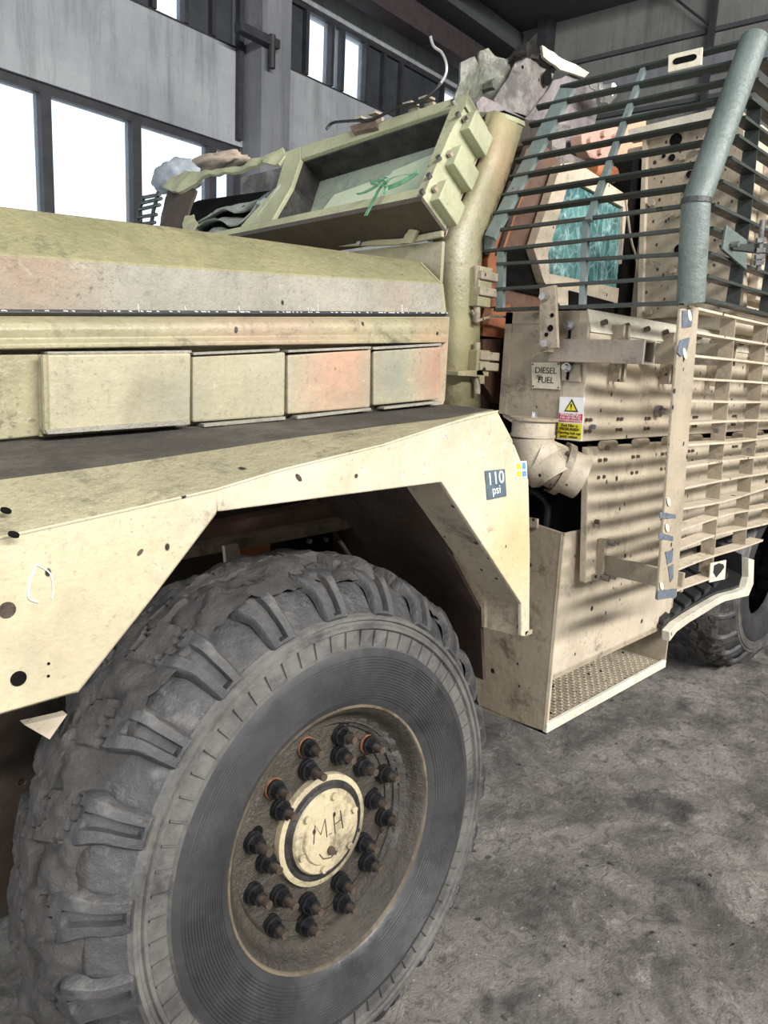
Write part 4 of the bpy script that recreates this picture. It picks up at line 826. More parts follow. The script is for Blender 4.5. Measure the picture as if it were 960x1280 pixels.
# ---- fuel box
fx = 1.90
ff_ = [(1.9,1.371,1.786),(1.9,1.102,1.794),(1.9,1.083,1.78),(1.9,1.08,1.428),(1.9,1.159,1.42),(1.9,1.367,1.457)]
yo = 1.095
m_ = MB(); zt = 1.79; zb = 1.428
pr_ = [(fx, 1.37, zb + .05), (fx, 1.25, zb), (fx, yo, zb), (fx, yo, zt - .055), (fx, yo + .015, zt), (fx, 1.37, zt)]
m_.prism(pr_, (2.9, 0, 0)); fbx = m_.build('fuel_box', M['tan'], T, bevel=.004, label='tan fuel box peppered with shrapnel marks')
m_ = MB(); m_.prism([(a - .008, b, c) for a, b, c in ((fx, 1.365, zb + .06), (fx, 1.165, zb + .02), (fx, 1.165, zt - .01), (fx, 1.365, zt - .01))], (.008, 0, 0)); m_.build('front_panel', M['tan_dirty'], fbx, bevel=.002)
m_ = MB(); m_.prism([(fx - .012, yo + .03, zt - .035), (fx - .012, 1.375, zt - .035), (fx - .012, 1.375, zt - .002), (fx - .012, yo + .03, zt - .002)], (.012, 0, 0)); m_.build('top_frame_strip', M['tan_dirty'], fbx)
m_ = MB(); m_.prism([(fx - .012, 1.35, zb + .06), (fx - .012, 1.375, zb + .06), (fx - .012, 1.375, zt), (fx - .012, 1.35, zt)], (.012, 0, 0)); m_.build('side_frame_strip', M['tan_dirty'], fbx)
m_ = MB(); m_.prism([(fx - .002, yo - .004, zt - .058), (fx - .002, yo + .012, zt + .003), (fx + 2.9, yo + .012, zt + .003), (fx + 2.9, yo - .004, zt - .058)], (0, .004, 0)); m_.build('lit_top_edge_strip', M['white_edge'], fbx)  # white strip paints in the light on the upward-facing chamfer
for k in range(12):
    m_ = MB(); x_ = fx + .06 + k * .13; m_.cyl((x_, yo - .001, zt - .03), (x_ , yo - .014, zt - .026), .008, 8); m_.build('edge_bolt', M['stud'], fbx)
for k, x_ in enumerate([fx + .02 + i * .022 + (i // 2) * .14 for i in range(16)]):
    for z_ in (zb + .03, zb + .062):
        m_ = MB(); m_.cyl((x_, yo + .001, z_), (x_, yo - .007, z_), .0055, 6); m_.build('side_screw', M['stud'], fbx)
p = V((2.359,1.09,1.513)); m_ = MB(); m_.cyl(p + V((0, .01, 0)), p + V((0, -.012, 0)), .019, 16); m_.cyl(p, p + V((0, -.03, 0)), .011, 6); m_.build('large_side_bolt', M['steel'], fbx)
p = V((1.945,1.09,1.471)); m_ = MB(); m_.cyl(p, p + V((0, -.012, 0)), .007, 6); m_.build('corner_bolt', M['blue_chip'], fbx)
# fittings on the front
for qd in ([(1.885,1.192,1.755),(1.885,1.097,1.758),(1.885,1.094,1.709),(1.885,1.187,1.706)], [(1.885,1.168,1.642),(1.885,1.109,1.644),(1.885,1.106,1.594),(1.885,1.163,1.596)]):
    m_ = MB(); m_.prism(qd, (.012, 0, 0)); o = m_.build('mounting_plate', M['tan_dirty'], fbx, bevel=.002)
for p in [(1.882,1.148,1.748),(1.882,1.142,1.634)]:
    a = MB(); a.cyl(p, V(p) + V((-.012, 0, 0)), .013, 16); a.cyl(V(p) + V((-.008, 0, 0)), V(p) + V((-.026, 0, 0)), .009, 6); a.build('mounting_bolt', M['steel_bright'], fbx)
    a = MB(); a.aabb(V(p) + V((-.004, -.003, -.035)), V(p) + V((.001, .003, -.012))); a.build('slot', M['black'], fbx)
m_ = MB(); m_.prism([(1.8,1.206,1.842),(1.8,1.156,1.849),(1.8,1.132,1.683),(1.8,1.19,1.675)], (.012, 0, 0)); st = m_.build('hanger_strap', M['tan_dirty'], T, bevel=.002)
for p in [(1.798,1.182,1.818),(1.798,1.164,1.693)]: a = MB(); a.cyl(p, V(p) + V((-.018, 0, 0)), .011, 6); a.build('strap_bolt', M['steel_bright'], st)
for p, r in zip([(1.799,1.157,1.769),(1.799,1.159,1.735),(1.799,1.17,1.718)], (.006, .009, .006)): disc('strap_hole', p, r, M['black'], st, (-1, 0, 0), .001)
m_ = MB(); m_.aabb((1.805, 1.17, 1.672), (1.89, 1.20, 1.690)); m_.build('strap_foot', M['tan_dirty'], T)
# square tube bracket reaching out from the box, hollow at its end
tb0, tb1 = (1.84,1.179,1.673), (1.84,0.899,1.677)
def hollow(name, y0, y1, xa, xb, za, zb_, mat, parent, t_=.006):
    m_ = MB(); m_.aabb((xa, y1, za), (xb, y0, za + t_)); m_.aabb((xa, y1, zb_ - t_), (xb, y0, zb_)); m_.aabb((xa, y1, za + t_), (xa + t_, y0, zb_ - t_)); m_.aabb((xb - t_, y1, za + t_), (xb, y0, zb_ - t_)); return m_.build(name, mat, parent)
hollow('square_tube_bracket', 1.185, .905, 1.84, 1.90, 1.648, 1.708, M['tube_purple'], T)
hollow('tube_end_rim', .905, .902, 1.839, 1.901, 1.647, 1.709, M['white_edge'], T, .004)
m_ = MB(); m_.aabb((1.846, 1.10, 1.654), (1.894, 1.12, 1.702)); m_.build('tube_inner_shade', M['black'], T)  # black block stands for the darkness inside the hollow tube
hollow('square_tube_bracket', 1.10, .83, 2.20, 2.26, 1.66, 1.72, M['tan_dirty'], T)
# cage supports down the side of the box
for x_ in (2.02, 2.35, 2.72, 3.1):
    m_ = MB(); m_.aabb((x_, 1.06, 1.60), (x_ + .012, 1.095, 1.76)); m_.aabb((x_ + .03, 1.06, 1.60), (x_ + .042, 1.095, 1.76)); m_.cyl((x_ - .01, 1.075, 1.72), (x_ + .055, 1.075, 1.72), .008, 8); m_.cyl((x_ - .01, 1.075, 1.64), (x_ + .055, 1.075, 1.64), .008, 8); m_.build('side_clevis', M['tan_dirty'], T)
# diesel plate
q = [(1.884,1.259,1.571),(1.884,1.165,1.571),(1.884,1.173,1.647),(1.884,1.269,1.644)]
dp = quadplate('diesel_plate', q, M['plate_white'], T, (.004, 0, 0), label='white plate reading DIESEL FUEL')
ex = (V(q[1]) - V(q[0])).normalized(); ez = V((0, 0, 1)); W_ = (V(q[1]) - V(q[0])).length
text('lettering', 'DIESEL', onquad(q, .5, .58) + V((-.001, 0, 0)), ex, ez, W_ * .265, M['black_ink'], dp, align='CENTER')
text('lettering', 'FUEL', onquad(q, .5, .22) + V((-.001, 0, 0)), ex, ez, W_ * .265, M['black_ink'], dp, align='CENTER')
for u_, w_ in ((.05, .07), (.95, .07), (.05, .93), (.95, .93)): c = onquad(q, u_, w_); a = MB(); a.cyl(c, c + V((-.002, 0, 0)), .0025, 8); a.build('rivet', M['stud'], dp)
a = MB(); c = onquad(q, .28, .44)
for k in range(9): an = k * .7; a.add([c + V((-.0015, 0, 0)), c + V((-.0015, math.cos(an) * .016, math.sin(an) * .009)), c + V((-.0015, math.cos(an + .3) * .009, math.sin(an + .3) * .006)), c + V((-.0005, 0, 0))], [(0, 1, 2), (0, 2, 3), (0, 3, 1), (1, 3, 2)])
a.build('impact_splash', M['stud'], dp)
# warning label
q = [(1.884,1.161,1.43),(1.884,1.081,1.433),(1.884,1.086,1.553),(1.884,1.163,1.551)]
wl = quadplate('warning_label', q, M['white'], T, (.003, 0, 0), label='warning label in white, red and yellow bands')
O = V((-.0012, 0, 0))
quadplate('red_band', [onquad(q, a_, b_) + O for a_, b_ in ((.02, .42), (.98, .42), (.98, .62), (.02, .62))], M['sticker_red'], wl, (.001, 0, 0))
quadplate('yellow_band', [onquad(q, a_, b_) + O for a_, b_ in ((.02, .03), (.98, .03), (.98, .39), (.02, .39))], M['sticker_yellow'], wl, (.001, 0, 0))
quadplate('warning_triangle', [onquad(q, a_, b_) + O for a_, b_ in ((.22, .66), (.80, .66), (.51, .96))], M['black_ink'], wl, (.001, 0, 0))
quadplate('warning_triangle', [onquad(q, a_, b_) + O * 1.6 for a_, b_ in ((.30, .69), (.72, .69), (.51, .90))], M['sticker_yellow'], wl, (.001, 0, 0))
quadplate('exclamation_mark', [onquad(q, a_, b_) + O * 2 for a_, b_ in ((.49, .745), (.53, .745), (.55, .84), (.47, .84))], M['black_ink'], wl, (.001, 0, 0))
quadplate('exclamation_mark', [onquad(q, a_, b_) + O * 2 for a_, b_ in ((.485, .71), (.535, .71), (.535, .73), (.485, .73))], M['black_ink'], wl, (.001, 0, 0))
W_ = (V(q[1]) - V(q[0])).length
text('lettering', 'WARNING', onquad(q, .5, .55) + O * 2, ex, ez, W_ * .17, M['white'], wl, align='CENTER')
text('lettering', 'FUEL CAP MUST BE\nIN CLOSED POSITION', onquad(q, .5, .495) + O * 2, ex, ez, W_ * .095, M['white'], wl, align='CENTER')
text('lettering', 'Fuel Filler is\nPRESSURISED\nOpening fuel cap\nquick release', onquad(q, .5, .31) + O * 2, ex, ez, W_ * .135, M['black_ink'], wl, align='CENTER')
# filler neck
c0_ = V((1.8,1.188,1.495)); 
m_ = MB(); m_.cyl(c0_ + V((0, 0, -.012)), c0_ + V((0, 0, -.05)), .060, 32); m_.cyl(c0_ + V((0, 0, -.05)), c0_ + V((0, 0, -.058)), .063, 32)
e0 = c0_ + V((0, 0, -.058)); e1 = V((1.82,1.129,1.354)); 
m_.tube([e0, e0 + V((0.005, -.005, -.06)), e0.lerp(e1, .6) + V((0, .0, -.035)), e1, e1 + (e1 - e0) * .25], [.060, .062, .064, .062, .062], 28)
fn = m_.build('fuel_filler_neck', M['tan'], T, smooth='auto', label='tan fuel filler elbow')
m_ = MB(); m_.cyl(c0_ + V((0, 0, -.012)), c0_ + V((0, 0, -.004)), .068, 32); m_.build('filler_cap_flange', M['tan_dirty'], fn)
m_ = MB(); m_.cyl(c0_ + V((0, 0, -.006)), c0_ + V((0, 0, .012)), .009, 6); m_.build('filler_bolt', M['steel_bright'], fn)
rg = V((1.86,1.111,1.347)); ax_ = V((.50, -.55, -.28)).normalized()
m_ = MB(); m_.cyl(rg - ax_ * .02, rg + ax_ * .0, .076, 32); cr = m_.build('clamp_ring', M['tan_dirty'], fn, smooth='auto')
m_ = MB(); m_.cyl(rg - ax_ * .10, rg + ax_ * .05, .064, 32); m_.build('filler_hose', M['tan'], fn, smooth='auto')
for k in range(8):
    x_ = ax_.orthogonal().normalized(); y_ = ax_.cross(x_); an = k * PI / 4; m_ = MB(); c = rg + (x_ * math.cos(an) + y_ * math.sin(an)) * .07; m_.cyl(c - ax_ * .03, c - ax_ * .018, .006, 6); m_.build('ring_bolt', M['stud'], fn)
m_ = MB(); m_.tube(spline([(1.93,1.289,1.261),(1.93,1.239,1.253),(1.93,1.202,1.225),(1.93,1.201,1.156)]), .012, 10); m_.build('black_hose', M['rubber_black'], T, smooth='auto')
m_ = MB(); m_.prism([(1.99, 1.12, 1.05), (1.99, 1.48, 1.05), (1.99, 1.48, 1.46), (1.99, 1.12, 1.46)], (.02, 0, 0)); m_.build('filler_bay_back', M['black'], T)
# ---- hinged hatch panel
hp = [(1.92,1.075,1.419),(3.949,1.075,1.404),(4.026,1.075,1.117),(1.928,1.075,1.01)]
hp = [(1.915, 1.075, 1.413), (4.7, 1.075, 1.413), (4.7, 1.05, 1.03), (1.93, 1.05, 1.018)]
m_ = MB(); m_.prism(hp, (0, .022, 0)); hatch = m_.build('hatch_panel', M['tan'], T, bevel=.003, label='broad tan hatch panel')
for k in range(9):
    x_ = 1.97 + k * .205; m_ = MB(); m_.cyl((x_, 1.065, 1.42), (x_ + .075, 1.065, 1.42), .012, 12); h_ = m_.build('hatch_hinge', M['tan_dirty'], hatch, smooth='auto')
    for i_ in range(2):
        for j_ in range(2):
            m_ = MB(); xx = x_ + .005 + i_ * .032; zz = 1.375 - j_ * .05; m_.cyl((xx, 1.08, zz), (xx, 1.064, zz), .0055, 6); m_.build('hatch_screw', M['stud'], hatch)
m_ = MB(); m_.aabb((1.985, 1.03, 1.035), (2.0, 1.055, 1.145)); m_.aabb((1.96, 1.035, 1.025), (2.04, 1.055, 1.04)); lb = m_.build('support_foot', M['tan_dirty'], T, bevel=.002)
for p in ((2.005, 1.03, 1.135), (1.99, 1.03, 1.03), (2.03, 1.03, 1.03)): a = MB(); a.cyl(p, V(p) + V((0, -.02, 0)), .010, 6); a.build('foot_bolt', M['steel'], lb)
m_ = MB(); m_.box(V((2.01, .93, 1.065)), (.012, 0, 0), (0, .26, 0), (0, 0, .055)); m_.build('support_arm', M['tan_dirty'], T, bevel=.002)
for p in [(1.949,1.05,1.2),(1.966,1.05,1.413)]: a = MB(); a.cyl(p, V(p) + V((0, -.01, 0)), .008, 6); a.build('hatch_bolt', M['stud'], hatch)
# ---- step box with recessed grating tread
bx0, bx1, by0, bz0, bz1 = 1.868, 2.68, 1.10, .55, 1.165
zs = .716
m_ = MB(); m_.prism([(bx0, by0, bz0), (bx0, 1.55, bz0 - .04), (bx0, 1.55, bz1 + .05), (bx0, by0, bz1)], (.01, 0, 0)); sb = m_.build('step_box', M['tan_dirty'], T, bevel=.003, label='tan step box under the hatch')
m_ = MB(); m_.aabb((bx0 + .01, by0, zs), (bx1, by0 + .01, bz1)); m_.build('step_box_side', M['tan'], sb, bevel=.003)
m_ = MB(); m_.cyl((bx0 + .008, by0 + .008, bz0), (bx0 + .008, by0 + .008, bz1), .009, 12); m_.build('corner_fold', M['tan'], sb, smooth='auto')
m_ = MB(); m_.aabb((bx0 + .01, by0 - .002, zs - .004), (bx1, by0 + .035, zs + .018)); m_.build('side_lip', M['tan_dirty'], sb, bevel=.004)
m_ = MB(); m_.prism([(bx1, by0, bz0), (bx1, 1.5, bz0), (bx1, 1.5, bz1), (bx1, by0, bz1)], (.01, 0, 0)); m_.build('step_end_plate', M['tan_dirty'], sb)
m_ = MB(); m_.aabb((bx0 + .01, 1.40, bz0), (bx1, 1.41, zs)); m_.build('step_back', M['brown_dark'], sb)
m_ = MB(); m_.aabb((bx0, by0 - .004, bz0 - .004), (bx1 + .005, by0 + .012, bz0 + .026)); m_.build('step_lip', M['white_edge'], sb, bevel=.003)
m_ = MB(); m_.aabb((bx0, by0, bz0 - .008), (bx1, 1.41, bz0 - .003)); m_.build('step_floor', M['black'], sb)
g = MB(); zg = bz0 + .012
for i in range(41):
    x_ = bx0 + .02 + i * .02
    if x_ < bx1: g.box((x_, 1.25, zg), (.0028, 0, 0), (0, .28, 0), (0, 0, .014))
for j in range(11):
    y_ = 1.115 + j * .026
    for i in range(40):
        x_ = bx0 + .03 + i * .02 
        if x_ < bx1 - .01: g.box((x_, y_ + (.011 if i % 2 else 0), zg), (.020, 0, 0), (0, .003, 0), (0, 0, .008))
gr = g.build('step_grating', M['tan'], sb); gr['kind'] = 'stuff'
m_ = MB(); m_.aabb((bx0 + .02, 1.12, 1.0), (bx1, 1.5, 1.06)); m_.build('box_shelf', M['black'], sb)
m_ = MB(); m_.prism([(1.85,1.236,1.193),(1.85,1.183,1.195),(1.85,1.181,1.169),(1.85,1.234,1.164)], (.01, 0, 0)); m_.build('box_tab', M['tan_dirty'], sb)
# ---- crumpled rear skirt behind the step box
lo = [(2.579,1.05,0.687),(2.633,1.05,0.712),(2.741,1.05,0.725),(2.888,1.05,0.733),(2.996,1.05,0.741),(3.079,1.05,0.742),(3.224,1.05,0.728),(3.36,1.05,0.714),(3.4,1.05,0.761),(3.366,1.05,0.874)]
up = [(2.569,1.05,0.726),(2.624,1.05,0.744),(2.732,1.05,0.755),(2.878,1.05,0.764),(2.987,1.05,0.77),(3.069,1.05,0.771),(3.213,1.05,0.758),(3.306,1.05,0.756),(3.327,1.05,0.802),(3.293,1.05,0.892)]
m_ = MB(); m_.strip([up, lo], (0, .03, 0)); m_.build('crumpled_skirt_edge', M['white_edge'], T, smooth='auto', bevel=.002, label='bent white skirt edge')
m_ = MB(); m_.strip([[(p[0], 1.08, p[2] + .0) for p in up], [(p[0], 1.45, p[2] + .10) for p in up]], (0, 0, .01)); m_.build('mud_flap', M['rubber_black'], T, smooth='auto')
m_ = MB()
for i in range(7):
    x_ = 2.62 + i * .09; m_.box((x_, 1.16, .78 + i * .012), (.055, 0, .012), (.03, .16, .05), (0, 0, .02))
m_.build('flap_rib', M['rubber_black'], T, bevel=.004)
m_ = MB(); m_.aabb((2.69, 1.28, .80), (3.5, 1.30, 1.05)); m_.build('lower_skirt_plate', M['tan_dirty'], T)

# ---- lower tan side cage
YC = .80
# frame post (a flat upright angle)
pt = [(1.793,0.8,1.777),(1.897,0.8,1.79),(1.976,0.8,1.031),(1.856,0.8,1.045)]
m_ = MB(); m_.prism(pt, (0, .008, 0)); lc = m_.build('lower_cage', M['tan_dirty'], T, bevel=.002, label='tan slatted lower side cage')
for qd in ([(1.8,0.798,1.774),(1.858,0.798,1.779),(1.86,0.798,1.741),(1.811,0.798,1.734)], [(1.806,0.798,1.706),(1.858,0.798,1.714),(1.851,0.798,1.676),(1.821,0.798,1.667),(1.796,0.798,1.677)], [(1.805,0.798,1.284),(1.903,0.798,1.268),(1.906,0.798,1.257),(1.809,0.798,1.268)], [(1.815,0.798,1.23),(1.904,0.798,1.21),(1.908,0.798,1.197),(1.814,0.798,1.215)], [(1.845,0.798,1.073),(1.966,0.798,1.056),(1.968,0.799,1.03),(1.852,0.798,1.046)], [(1.866,0.798,1.173),(1.91,0.798,1.171),(1.913,0.798,1.14),(1.886,0.798,1.135)], [(1.892,0.798,1.13),(1.925,0.798,1.131),(1.936,0.798,1.092),(1.919,0.798,1.082)]):
    m_ = MB(); m_.prism(dense(qd, .008, .002, 2), (0, .002, 0)); m_.build('chipped_paint', M['blue_chip'], lc)
for p, rz in zip([(1.841,0.798,1.766),(1.839,0.798,1.675),(1.847,0.798,1.307),(1.857,0.798,1.238),(1.865,0.798,1.081)], (2.2, 2.2, 2, 2, 2)): disc('slotted_hole', p, .0075, M['plate_white'], lc, rz=rz)
x0g, zt_, dz = 1.895, 1.789, .0565
lean = (1.972 - 1.895) / (1.789 - 1.034)          # the cage leans rearwards as it goes down
NX = 4.75
rr = random.Random(11)
def gx(x, z): return x + (zt_ - z) * lean
for i in range(14):
    z_ = zt_ - i * dz; seg = 18; xa = gx(x0g, z_); xb = 4.3 if i < 10 else (3.5 if i == 10 else (3.05 if i == 11 else (2.62 if i == 12 else 2.24)))
    P = []
    for k in range(seg + 1):
        x_ = xa + (xb - xa) * k / seg; b_ = (.012 * noise.noise(V((x_ * 2.0, i * .7, 0))) if i > 8 else .003 * noise.noise(V((x_ * 2, i, 0))))
        P.append(V((x_, YC + b_ * .6, z_ + b_)))
    m_ = MB(); m_.strip([P, [p + V((0, .042, 0)) for p in P]], (0, 0, -.006)); m_.build('horizontal_slat', M['tan'], lc)
for k in range(9):
    x_ = x0g + .25 * (k + 1); nrow = 13 if k == 0 else (12 if k == 1 else 11 if k == 2 else 10)
    for i in range(nrow):
        za = zt_ - i * dz - .0045; zb_ = zt_ - (i + 1) * dz
        if k > 5 and i > 9: continue
        m_ = MB(); j_ = rr.uniform(-.004, .004)
        m_.prism([(gx(x_, za) + j_, YC + .002, za), (gx(x_, zb_) + j_, YC + .002, zb_), (gx(x_, zb_) + j_, YC + .042, zb_), (gx(x_, za) + j_, YC + .042, za)], (.004, 0, 0)); m_.build('upright_slat', M['tan_dirty'], lc)
m_ = MB(); m_.cyl((gx(x0g, zt_), YC + .02, zt_), (4.3, YC + .02, zt_), .006, 8); m_.build('top_rail', M['tan'], lc)
q = [(2.192,0.797,1.035),(2.312,0.797,1.025),(2.303,0.797,1.086),(2.185,0.797,1.094)]
m_ = MB(); m_.prism(q, (0, .003, 0)); tg = m_.build('cage_tag', M['plate_white'], lc, label='cream tag with a black mark')
for p in [(2.362,0.8,1.416),(2.086,0.8,1.482),(2.377,0.8,1.214)]: a = MB(); a.cyl(p, V(p) + V((0, -.012, 0)), .008, 6); a.build('cage_bolt', M['steel'], lc)
m_ = MB(); m_.prism(dense([(2.209,0.796,1.062),(2.208,0.796,1.084),(2.244,0.796,1.086),(2.278,0.796,1.076),(2.287,0.796,1.067),(2.267,0.796,1.052),(2.24,0.796,1.042)], .006, .002, 4), (0, .001, 0)); m_.build('black_mark', M['black_ink'], T)

# ---- upper green cage
CN = V((0.874620, 0, -0.484810))
pp = [(2.032,0.8,2.433), (1.809,0.8,2.021), (1.843,0.8,1.796)]
pp = [V(p) for p in pp]
m_ = MB(); bend = pp[1]; m_.tube([pp[0] + V((0, 0, .0)), pp[0].lerp(bend, .93), bend, bend.lerp(pp[2], .12), pp[2]], [.033] * 5, 24)
pipe = m_.build('cage_corner_pipe', M['cage_green'], T, smooth='auto', label='thick grey-green corner pipe')
m_ = MB(); m_.cyl(bend + V((0, 0, -.006)), bend + V((0, 0, .006)), .0345, 24); m_.build('pipe_weld', M['cage_dark'], pipe)
lean_bars = [((2.05,1.358,2.453),(2.045,0.84,2.445)),((2.022,1.418,2.403),(2.014,0.828,2.39)),((1.99,1.417,2.346),(1.988,0.831,2.341)),((1.959,1.416,2.29),(1.959,0.829,2.29)),((1.926,1.411,2.231),(1.929,0.828,2.235)),((1.897,1.411,2.178),(1.898,0.828,2.18)),((1.866,1.408,2.121),(1.867,0.823,2.124)),((1.834,1.409,2.065),(1.836,0.821,2.067))]
fc = None
vert_bars = [((1.815,1.421,2.012),(1.815,0.817,2.017)),((1.815,1.419,1.957),(1.815,0.82,1.963)),((1.815,1.37,1.918),(1.815,0.817,1.907)),((1.815,1.364,1.848),(1.815,0.817,1.854)),((1.815,1.367,1.79),(1.815,0.813,1.794))]
def flatbar(a, b, dn, name, mat, parent, th=.0055, dep=.04):
    a, b, dn = V(a), V(b), V(dn).normalized(); ax = (b - a).normalized(); up = ax.cross(dn).normalized(); m_ = MB()
    m_.box((a + b) / 2 + dn * dep / 2, ax * (b - a).length, dn * dep, up * th); return m_.build(name, mat, parent)
a, b = [V(p) for p in vert_bars[-1]]
fc = flatbar(a, b, (1, 0, 0), 'upper_cage', M['cage_dark'], T, .009, .022); fc['label'] = 'dark green slatted cage over the side window'
for a, b in lean_bars: flatbar(a, b, CN, 'cage_bar', M['cage_dark'], fc, .008, .017)
for a, b in vert_bars[:-1]: flatbar(a, b, (1, 0, 0), 'cage_bar', M['cage_dark'], fc, .008, .017)
def slat(poly, off, name='cage_upright', mat='cage_light'):
    m_ = MB(); m_.prism(poly, off); m_.build(name, M[mat], fc)
# outer left strip, mid upright and lower left strip: flat strips lying behind the bars
slat([V(p) + CN * .004 for p in [(2.049,1.36,2.451),(2.04,1.307,2.436),(1.792,1.368,1.989),(1.8,1.409,2.002)]], CN * .014)
slat([V(p) + CN * .004 for p in [(2.048,1.105,2.45),(2.045,1.09,2.446),(1.805,1.071,2.012),(1.805,1.09,2.012)]], CN * .014)
slat([V(p) + V((.004, 0, 0)) for p in [(1.815,1.424,2.01),(1.815,1.39,2.009),(1.815,1.393,1.955),(1.815,1.419,1.954)]], (.014, 0, 0))
slat([V(p) + V((.004, 0, 0)) for p in [(1.815,1.373,1.953),(1.815,1.348,1.951),(1.815,1.338,1.789),(1.815,1.364,1.79)]], (.014, 0, 0))
slat([V(p) + V((.004, 0, 0)) for p in [(1.815,1.103,2.015),(1.815,1.086,2.016),(1.815,1.075,1.796),(1.815,1.091,1.796)]], (.014, 0, 0))
q = [(2.02,1.008,2.401),(2.02,0.918,2.399),(2.049,0.934,2.453),(2.051,1.027,2.456)]
m_ = MB(); m_.prism([V(p) - CN * .004 for p in q], CN * .005); tg = m_.build('slotted_lug', M['plate_white'], fc, bevel=.002, label='cream lug plate with an oval slot')
c = onquad([V(p) - CN * .0045 for p in q], .5, .5); ex = (V(q[1]) - V(q[0])).normalized(); ez = (V(q[3]) - V(q[0])).normalized()
m_ = MB(); m_.prism([c + ex * (.020 * (1 if math.cos(t_) > 0 else -1) + .012 * math.cos(t_)) + ez * .012 * math.sin(t_) for t_ in [2 * PI * (k + .5) / 20 for k in range(20)]], CN * -.001); m_.build('lug_slot', M['black'], T)
# side face of the upper cage: bars running to the rear in the plane of the pipe
SBV = [2.406,2.349,2.299,2.249,2.201,2.145,2.085,2.026,1.974,1.917,1.864,1.81]
SBX = [2.11,2.07,2.044,2.019,1.994,1.967,1.931,1.901,1.908,1.911,1.913,1.91]
for i in range(12):
    z_ = SBV[i]; x_ = SBX[i] - .02
    m_ = MB(); m_.aabb((x_, .785, z_ - .0035), (4.3, .82, z_ + .0035)); m_.build('cage_side_bar', M['cage_dark'], fc)
for k in range(7):
    xt = 2.118 + k * .25
    for i in range(11):
        x_ = xt + (SBX[min(i, 7)] - SBX[7]) * -.16 if i < 7 else xt
        if x_ < SBX[i] + .03: continue
        x2 = xt + (SBX[min(i + 1, 7)] - SBX[7]) * -.16 if i + 1 < 7 else xt
        m_ = MB(); m_.prism([(x_, .787, SBV[i] - .003), (x2, .787, SBV[i + 1] + .003), (x2, .823, SBV[i + 1] + .003), (x_, .823, SBV[i] - .003)], (.004, 0, 0)); m_.build('cage_side_upright', M['cage_dark'], fc)
# bracket and threaded rod hanging on the side face
q = [(1.937,0.775,1.93),(1.943,0.775,1.988),(2.083,0.775,1.974),(2.109,0.775,1.902)]
m_ = MB(); m_.prism(q, (0, .008, 0)); bk = m_.build('cage_bracket', M['cage_green'], T, bevel=.002)
p = V((1.978,0.775,1.947)); a = MB(); a.cyl(p, p + V((0, -.02, 0)), .007, 8); a.build('bracket_pin', M['steel'], bk)
m_ = MB(); m_.prism([(1.969,0.77,1.947),(2.218,0.77,1.985),(2.317,0.77,1.983),(2.322,0.77,1.971),(1.984,0.77,1.936)], (0, .03, 0)); m_.build('bracket_shelf', M['cage_dark'], bk)
r0 = V((2.128,0.76,2.029)); r1 = V((2.146,0.76,1.906)); m_ = MB(); m_.cyl(r0, r1, .0065, 10)
for k in (.35, .55, .68, .8): c = r0.lerp(r1, k); m_.cyl(c, c + (r1 - r0).normalized() * .012, .013, 6)
m_.build('threaded_rod', M['steel'], bk)
# mirror guard on the far side of the hood
m_ = MB(); pl = [(1.55,3.02,2.151),(1.55,2.95,2.241),(1.55,2.822,2.249),(1.55,2.792,2.222),(1.55,2.875,2.13)]
mg = None
fr_ = [(1.55,3.023,2.082),(1.55,2.978,2.196),(1.55,2.937,2.24)]; fr2 = [(1.55,2.903,2.072),(1.55,2.861,2.183),(1.55,2.822,2.243)]
m_.tube(fr_, .008, 6); m_.tube(fr2, .008, 6); mg = m_.build('mirror_guard', M['cage_dark'], T)
for a, b in [((1.55,2.993,2.167),(1.55,2.837,2.162)),((1.55,2.978,2.196),(1.55,2.811,2.195)),((1.55,2.958,2.218),(1.55,2.798,2.217)),((1.55,2.937,2.237),(1.55,2.81,2.233)),((1.55,3.007,2.14),(1.55,2.85,2.134))]: m_ = MB(); m_.cyl(a, b, .007, 6); m_.build('guard_bar', M['cage_dark'], mg)

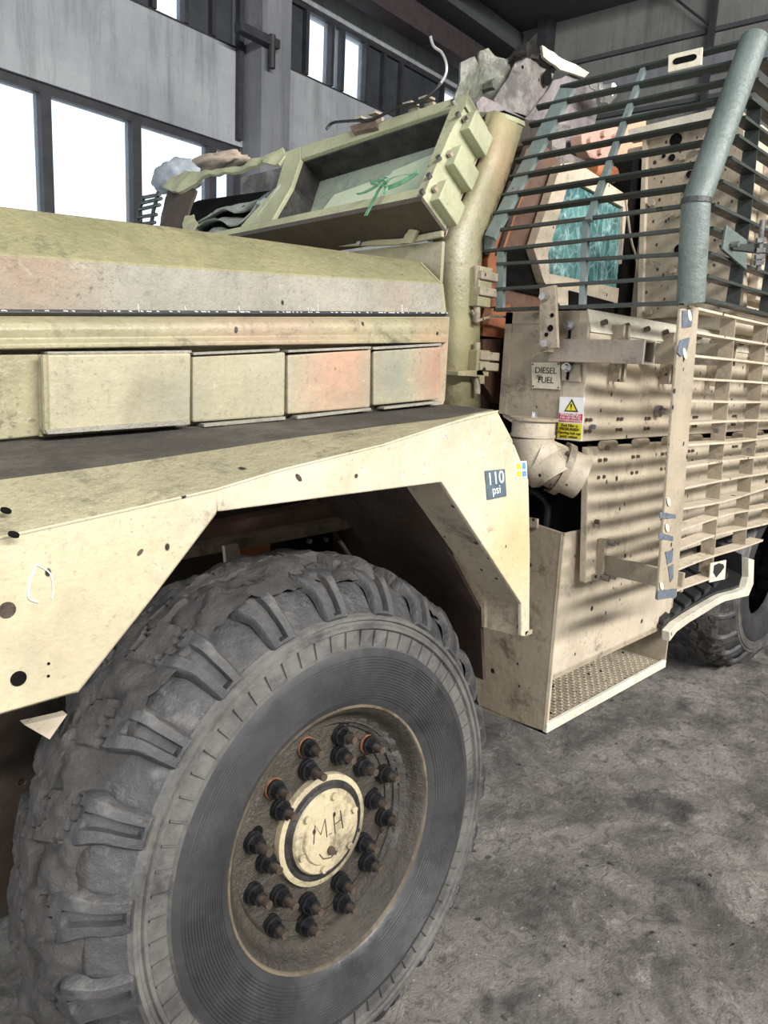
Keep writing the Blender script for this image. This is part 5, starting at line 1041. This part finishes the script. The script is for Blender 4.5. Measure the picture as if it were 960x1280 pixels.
# ---------------------------------------------------------------- loose things
# green strap knotted through the windscreen frame
m_ = MB()
def ribbon(mb_, pts, w, wdir, th=.002):
    pts = spline(pts, 5); wdir = V(wdir).normalized() * w; mb_.strip([[p - wdir / 2 for p in pts], [p + wdir / 2 for p in pts]], (-th, 0, 0))
O1 = lambda L, d: [V(p) - NF * d for p in L]
ribbon(m_, O1([(1.569,1.455,2.12),(1.556,1.488,2.1),(1.548,1.534,2.088),(1.547,1.558,2.086)], .012), .012, (0, 0, 1))
ribbon(m_, O1([(1.561,1.447,2.107),(1.564,1.512,2.113),(1.56,1.559,2.105),(1.547,1.57,2.085),(1.53,1.57,2.059),(1.493,1.567,2.003)], .018), .013, (0, 1, 0))
ribbon(m_, O1([(1.547,1.558,2.086),(1.558,1.545,2.103),(1.564,1.57,2.112),(1.55,1.586,2.09),(1.54,1.62,2.076),(1.54,1.653,2.075)], .022), .010, (0, 1, .6))
ribbon(m_, O1([(1.549,1.572,2.088),(1.555,1.611,2.099),(1.558,1.569,2.102),(1.541,1.527,2.077),(1.526,1.529,2.054)], .026), .008, (0, .4, 1))
tag(m_.build('green_strap', M['strap_green'], None, smooth='auto'), 'torn green strap knotted in front of the pale windscreen glass', 'strap')
# stuffed canvas bag and brown cloth lying on the far windscreen corner
def blob(name, c, r, mat, seed, label, cat, pts=None):
    bm = bmesh.new(); bmesh.ops.create_icosphere(bm, subdivisions=4, radius=1.0)
    for v_ in bm.verts:
        p = v_.co.copy(); p = V((p.x * r[0], p.y * r[1], p.z * r[2])); k = 1 + .28 * noise.noise(v_.co * 1.6 + V((seed, 0, 0))) + .14 * noise.noise(v_.co * 5 + V((seed, 3, 0))); v_.co = p * k
    me = bpy.data.meshes.new(name); bm.to_mesh(me); bm.free(); me.materials.append(mat)
    for p in me.polygons: p.use_smooth = True
    o = bpy.data.objects.new(name, me); C.objects.link(o); o.location = c; ORG[name] = V(c); return tag(o, label, cat)
blob('canvas_bag', (1.86,3.214,2.412), (.08, .15, .07), M['bag_blue'], 1, 'stuffed blue-grey canvas bag on the far corner of the windscreen frame', 'bag')
blob('crumpled_cloth', (2.05,3.212,2.506), (.07, .24, .045), M['cloth_brown'], 5, 'crumpled brown cloth lying beside the blue-grey bag on the windscreen', 'cloth')
